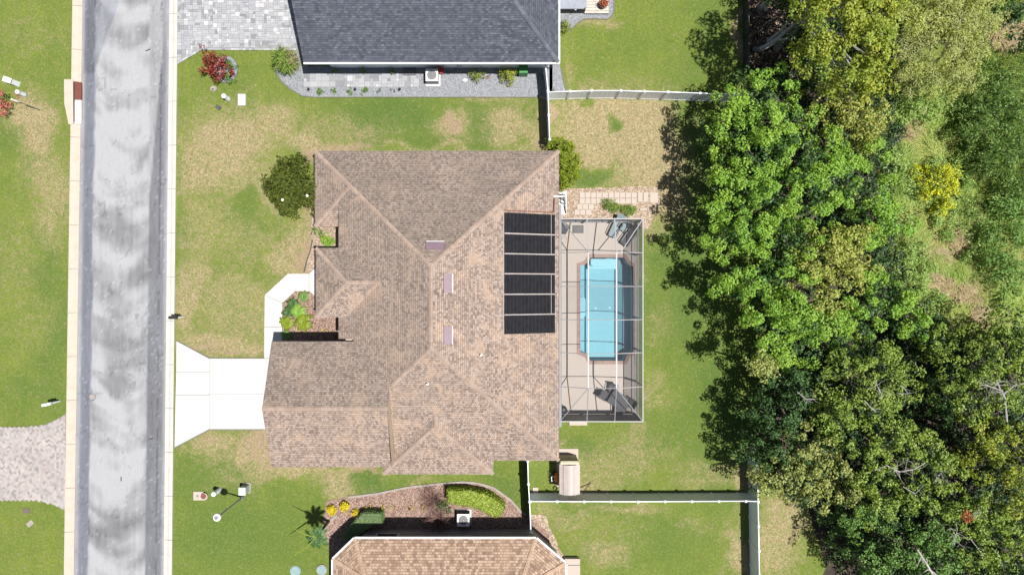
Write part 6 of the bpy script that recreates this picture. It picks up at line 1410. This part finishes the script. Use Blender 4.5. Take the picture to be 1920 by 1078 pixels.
shrub('leafy green bush at the corner gutter of the slate house', 1058, 48, 10, 1.1, 'leaf_lime', 128, 40, 16, .14, .13, .06, lobes=[(1057, 44, 8, 1.2, .8), (1059, 52, 8, 1.1, .8)])
shrub('low dark weed at the corner where the two white fences meet', 1040, 171, 5, .25, 'leaf_dark', 129, 60, 10, .1, .1, .03, lobes=[(1036, 171, 4, .25, .2), (1045, 170, 4, .25, .2)])
shrub('bushy pink red shrub cut by the left edge of the photo', -4, 190, 18, 1.6, 'leaf_pink', 130, 20, 22, .16, .10, .05, lobes=[(-6, 185, 18, 1.8, 1.2), (-4, 203, 14, 1.5, 1), (-4, 172, 10, 1.4, 1)])
shrub('blue green agave like plant at the corner of the notch bed', 590, 433, 11, .9, 'leaf_vine', 131, 24, 18, .1, .32, .05, lobes=[(590, 433, 8, .9, .7)])
shrub('bright green leafy plant in the notch bed', 614, 453, 11, .8, 'leaf_bright', 132, 40, 14, .14, .16, .09, lobes=[(610, 450, 8, .8, .6), (619, 455, 8, .8, .6), (612, 446, 6, .7, .5)])
shrub('dark green grass clump in the rock bed, left of the pair', 1146, 387, 12, .5, 'orngrass', 133, 60, 16, .12, .24, .03, lobes=[(1138, 384, 8, .5, .4), (1148, 387, 9, .55, .4), (1155, 389, 7, .5, .4)])
shrub('dark green grass clump in the rock bed, right of the pair', 1174, 393, 12, .5, 'orngrass', 134, 60, 16, .12, .24, .03, lobes=[(1168, 393, 8, .5, .4), (1178, 395, 9, .55, .4), (1186, 393, 7, .5, .4)])
shrub('fountain grass with dry plumes at the gravel corner', 533, 117, 14, 1.2, 'orngrass', 135, 34, 34, .34, .5, .04, lobes=[(533, 116, 14, 1.3, .9), (530, 108, 9, 1, .7)])
V, T = rosettes(np.random.default_rng(136), np.array([P(546, 108, 1.2), P(549, 118, 1.2), P(544, 100, 1.1)]), np.tile([.3, 0, 1.0], (3, 1)), 26, .3, .4, .02); link('plume', fastmesh('plume', V, T, M['plume']), [o for o in bpy.data.objects if o.get('label', '').startswith('fountain')][0], True)
# rusty plant in the deck pot
V, T = rosettes(np.random.default_rng(137), np.array([(0, 0, .5), (.08, .05, .55), (-.06, .06, .5), (.1, -.08, .48)]), np.tile([0, 0, 1.0], (4, 1)), 34, .26, .16, .07); link('foliage', fastmesh('foliage', V, T, M['leaf_rust']), pot_plant)
# palms and ferns of the entry bed
def palm(label, px, py, h, nf, Lf, mat, seed, trunk=0.0, group=None, lw=.05, name='palm_plant', cat_='palm'):
    r = random.Random(seed); t = thing(name, label, cat_, P(px, py), group=group)
    for k in range(nf):
        a = 6.283 * k / nf + r.uniform(-.25, .25); L = Lf * r.uniform(.75, 1.1); e = r.uniform(.3, .8); Vs = []; Ds = []; pts = []
        for i in range(9):
            u = i / 8; pts.append(Vector((math.cos(a) * L * u, math.sin(a) * L * u, h + e * L * (u - 1.35 * u * u))))
        mb = MB(); mb.tube([pts[0], pts[4], pts[8]], [.014, .010, .004], 4)
        for i in range(1, 18):
            u = i / 17; f = u * 8; i0 = min(7, int(f)); p = pts[i0].lerp(pts[i0 + 1], f - i0); d = (pts[i0 + 1] - pts[i0]).normalized(); s = Vector((-math.sin(a), math.cos(a), 0)); ll = Lf * .33 * math.sin(.35 + u * 2.5)
            for sg in (-1, 1):
                q1 = p + d * ll * .5 + s * sg * ll * .8 + Vector((0, 0, -.06 * ll)); w_ = d * lw * .5; mb.add([p - w_, p + w_, q1], [(0, 1, 2)])
        mb.build('frond', M[mat], t)
    b = MB(); b.tube([(0, 0, 0), (0, 0, h + .02)], [.06 + trunk, .04 + trunk * .6], 8); b.build('stem', M['bark'], t); return t
palm('dark small palm at the top of the entry bed', 572, 556, .35, 9, .42, 'leaf_green', 201)
palm('dark palm in the upper left of the entry bed', 551, 569, .4, 9, .45, 'leaf_dark', 202)
palm('bright palm in the middle of the entry bed', 562, 583, .45, 11, .62, 'leaf_bright', 203)
palm('dark arching palm beside the walk in the entry bed', 543, 584, .4, 8, .5, 'leaf_dark', 204)
palm('yellow green fern palm beside the walk in the entry bed', 541, 605, .45, 12, .55, 'leaf_lime', 205)
palm('widest lime palm near the garage shadow in the entry bed', 573, 603, .5, 13, .72, 'leaf_lime', 206)
palm('leafy palm half hidden in the garage shadow', 540, 628, .4, 9, .42, 'leaf_green', 207)
shrub('yellow low flowers at the left edge of the garage shadow', 565, 621, 5, .25, 'flower', 211, 60, 9, .08, .07, .05, lobes=[(562, 621, 4, .2, .15), (571, 622, 4, .2, .15)])
shrub('yellow low flowers near the garage wall in the entry bed', 612, 619, 7, .25, 'flower', 212, 60, 9, .08, .07, .05, lobes=[(607, 619, 4, .25, .2), (614, 618, 5, .25, .2)])
# young palm at the lower lawn with its long fronds
palm('tall thin young palm with spread fronds left of the tan house', 617, 976, 3.1, 10, .85, 'leaf_dark', 213, .05, lw=.08)
t = [o for o in bpy.data.objects if o.get('label', '').startswith('tall thin young')][0]
b = MB(); b.tube([(0, 0, 3.1), (-.7, .35, 3.5), (-1.5, .75, 3.4)], [.03, .03, .015], 5); b.tube([(0, 0, 3.1), (-.6, -.55, 3.5), (-1.7, -1.25, 3.3)], [.03, .05, .015], 5); b.build('frond', M['leaf_yg'], t)
# flowers of the south bed
def ball(label, px, py, rp, h, seed, mat='flower', group='yellow flowering mounds in the mulch bed', d=260, n=16):
    return shrub(label, px, py, rp, h, mat, seed, d, n, .09, .07, .06, group, name='flowering_plant', cat_='flowering plant')
ball('leftmost yellow flower mound beside the palm shadow', 620.5, 957, 8.5, .55, 220); ball('largest yellow flower mound at the top of its group', 645.5, 950, 8.5, .6, 221); ball('small yellow flower mound beside the dark hedge', 666.5, 962, 6.0, .5, 222)
shrub('sparse yellow green plant at the bed edge below the yellow mounds', 612.5, 985, 6, .3, 'leaf_lime', 223, 50, 10, .1, .08, .04, lobes=[(614, 983, 4, .3, .2), (610, 987, 4, .3, .2)])
for k, px in enumerate((693, 715, 738, 769, 792)):
    shrub('sparse yellow flowering plant, %s of five along the mulch' % ['first', 'second', 'third', 'fourth', 'last'][k], px, [951, 948, 951, 953, 950][k], 7, .35, 'flower', 230 + k, 40, 6, .12, .06, .05, 'sparse yellow plants in the mulch bed', name='flowering_plant', cat_='flowering plant')
    shrub_o = bpy.context
shrub('dim green plant in the shade left of the green hedge', 632, 1004, 4, .3, 'leaf_green', 236, 50, 9, .1, .08, .05)
def bare_bush(label, px, py, rp, h, seed, n=130, extra=None):
    r = random.Random(seed); t = thing('bare_bush', label, 'bush', P(px, py)); b = MB()
    for k in range(n):
        a = r.uniform(0, 6.28); l = rp / 27 * r.uniform(.5, 1.05); z = h * r.uniform(.3, 1); p0 = Vector((r.uniform(-.08, .08), r.uniform(-.08, .08), 0)); a2 = a + r.uniform(-.9, .9)
        p1 = Vector((math.cos(a) * l * .5, math.sin(a) * l * .5, z * .7)); p2 = p1 + Vector((math.cos(a2) * l * .5, math.sin(a2) * l * .5, z * .3)); p3 = p1 + Vector((math.cos(a - .8) * l * .35, math.sin(a - .8) * l * .35, z * .2))
        b.tube([p0, p1, p2], [.014, .010, .004], 3); b.tube([p1, p3], [.008, .003], 3)
    b.build('twigs', M['twig'], t)['kind'] = 'stuff'; b = MB(); b.tube([(0, 0, 0), (0, 0, h * .4)], [.06, .04], 6); b.build('stem', M['bark'], t)
    return t
bare_bush('purple brown leafless bush by the shaded wall', 824, 974, 34, 1.2, 301)
bare_bush('purple brown leafless bush in the mulch above the other', 812, 932, 32, .9, 302, 120)
shrub('dark spiky green plant between the leafless bushes and the curved hedge', 829, 948, 9, .8, 'leaf_dark', 303, 22, 16, .1, .32, .04, lobes=[(828, 944, 8, .8, .6), (836, 952, 8, .7, .5)])
# clipped hedges
def hedge(label, poly_px, h, mat, seed, dens, L, W, core, name='clipped_hedge', zj=.05):
    poly = [P2(px, py, h) for px, py in poly_px]; cx = sum(p[0] for p in poly) / len(poly); cy = sum(p[1] for p in poly) / len(poly); t = thing(name, label, 'hedge', (cx, cy, 0))
    r = np.random.default_rng(seed); MB().prism(offset(poly, -.06), 0, h - .05).build('core', M[core], t, True)
    xs = [p[0] for p in poly]; ys = [p[1] for p in poly]; A = (max(xs) - min(xs)) * (max(ys) - min(ys)); k = r.uniform([min(xs), min(ys)], [max(xs), max(ys)], (int(A * dens), 2)); k = np.array([q_ for q_ in k if inside(q_, poly)])
    c = np.concatenate([k, h - zj + r.uniform(-.03, .05, (len(k), 1))], 1); nn = np.tile([0, 0, 1.0], (len(c), 1)); sc_ = []; sn = []
    for a, b_ in zip(poly, poly[1:] + poly[:1]):
        Ld = math.dist(a, b_); m_ = int(Ld * h * dens * .7); u = r.random(m_); z = r.uniform(.1, h, m_); sc_.append(np.stack([a[0] + (b_[0] - a[0]) * u, a[1] + (b_[1] - a[1]) * u, z], -1))
        nx_, ny_ = (b_[1] - a[1]) / Ld, -(b_[0] - a[0]) / Ld; sg = 1 if (nx_ * ((a[0] + b_[0]) / 2 - cx) + ny_ * ((a[1] + b_[1]) / 2 - cy)) > 0 else -1; sn.append(np.tile([nx_ * sg, ny_ * sg, .2], (m_, 1)))
    c = np.concatenate([c] + sc_); nn = np.concatenate([nn] + sn); nrm = nn + r.normal(size=nn.shape) * .45; d = np.cross(nrm, r.normal(size=nn.shape)); V, T = leafarr(c + nn * .02, d + nn * .3, nrm / np.linalg.norm(nrm, axis=1, keepdims=True), r.uniform(.6, 1.3, len(c)) * L, r.uniform(.6, 1.3, len(c)) * W)
    link('foliage', fastmesh('foliage', V, T, M[mat]), t, True); return t
hedge('curved yellow green clipped hedge in the mulch bed', [(838.5, 918.7), (877, 919), (908.7, 925), (924, 932), (937, 941.5), (946, 951), (943, 960), (934.5, 969), (922.6, 969), (912, 962), (895, 953), (877, 949), (839.5, 943.4)], 1.15, 'leaf_hedge', 311, 520, .09, .05, 'leaf_hedge', zj=.04)
hedge('smooth dark green clipped hedge wrapped round the clipped house corner', [(679, 962), (700, 961), (716, 963), (716, 982), (700, 984), (690, 990), (670, 1006), (655, 1022), (641, 1004), (655, 988)], 1.0, 'leaf_sage', 312, 900, .06, .045, 'leaf_sage', zj=.03)
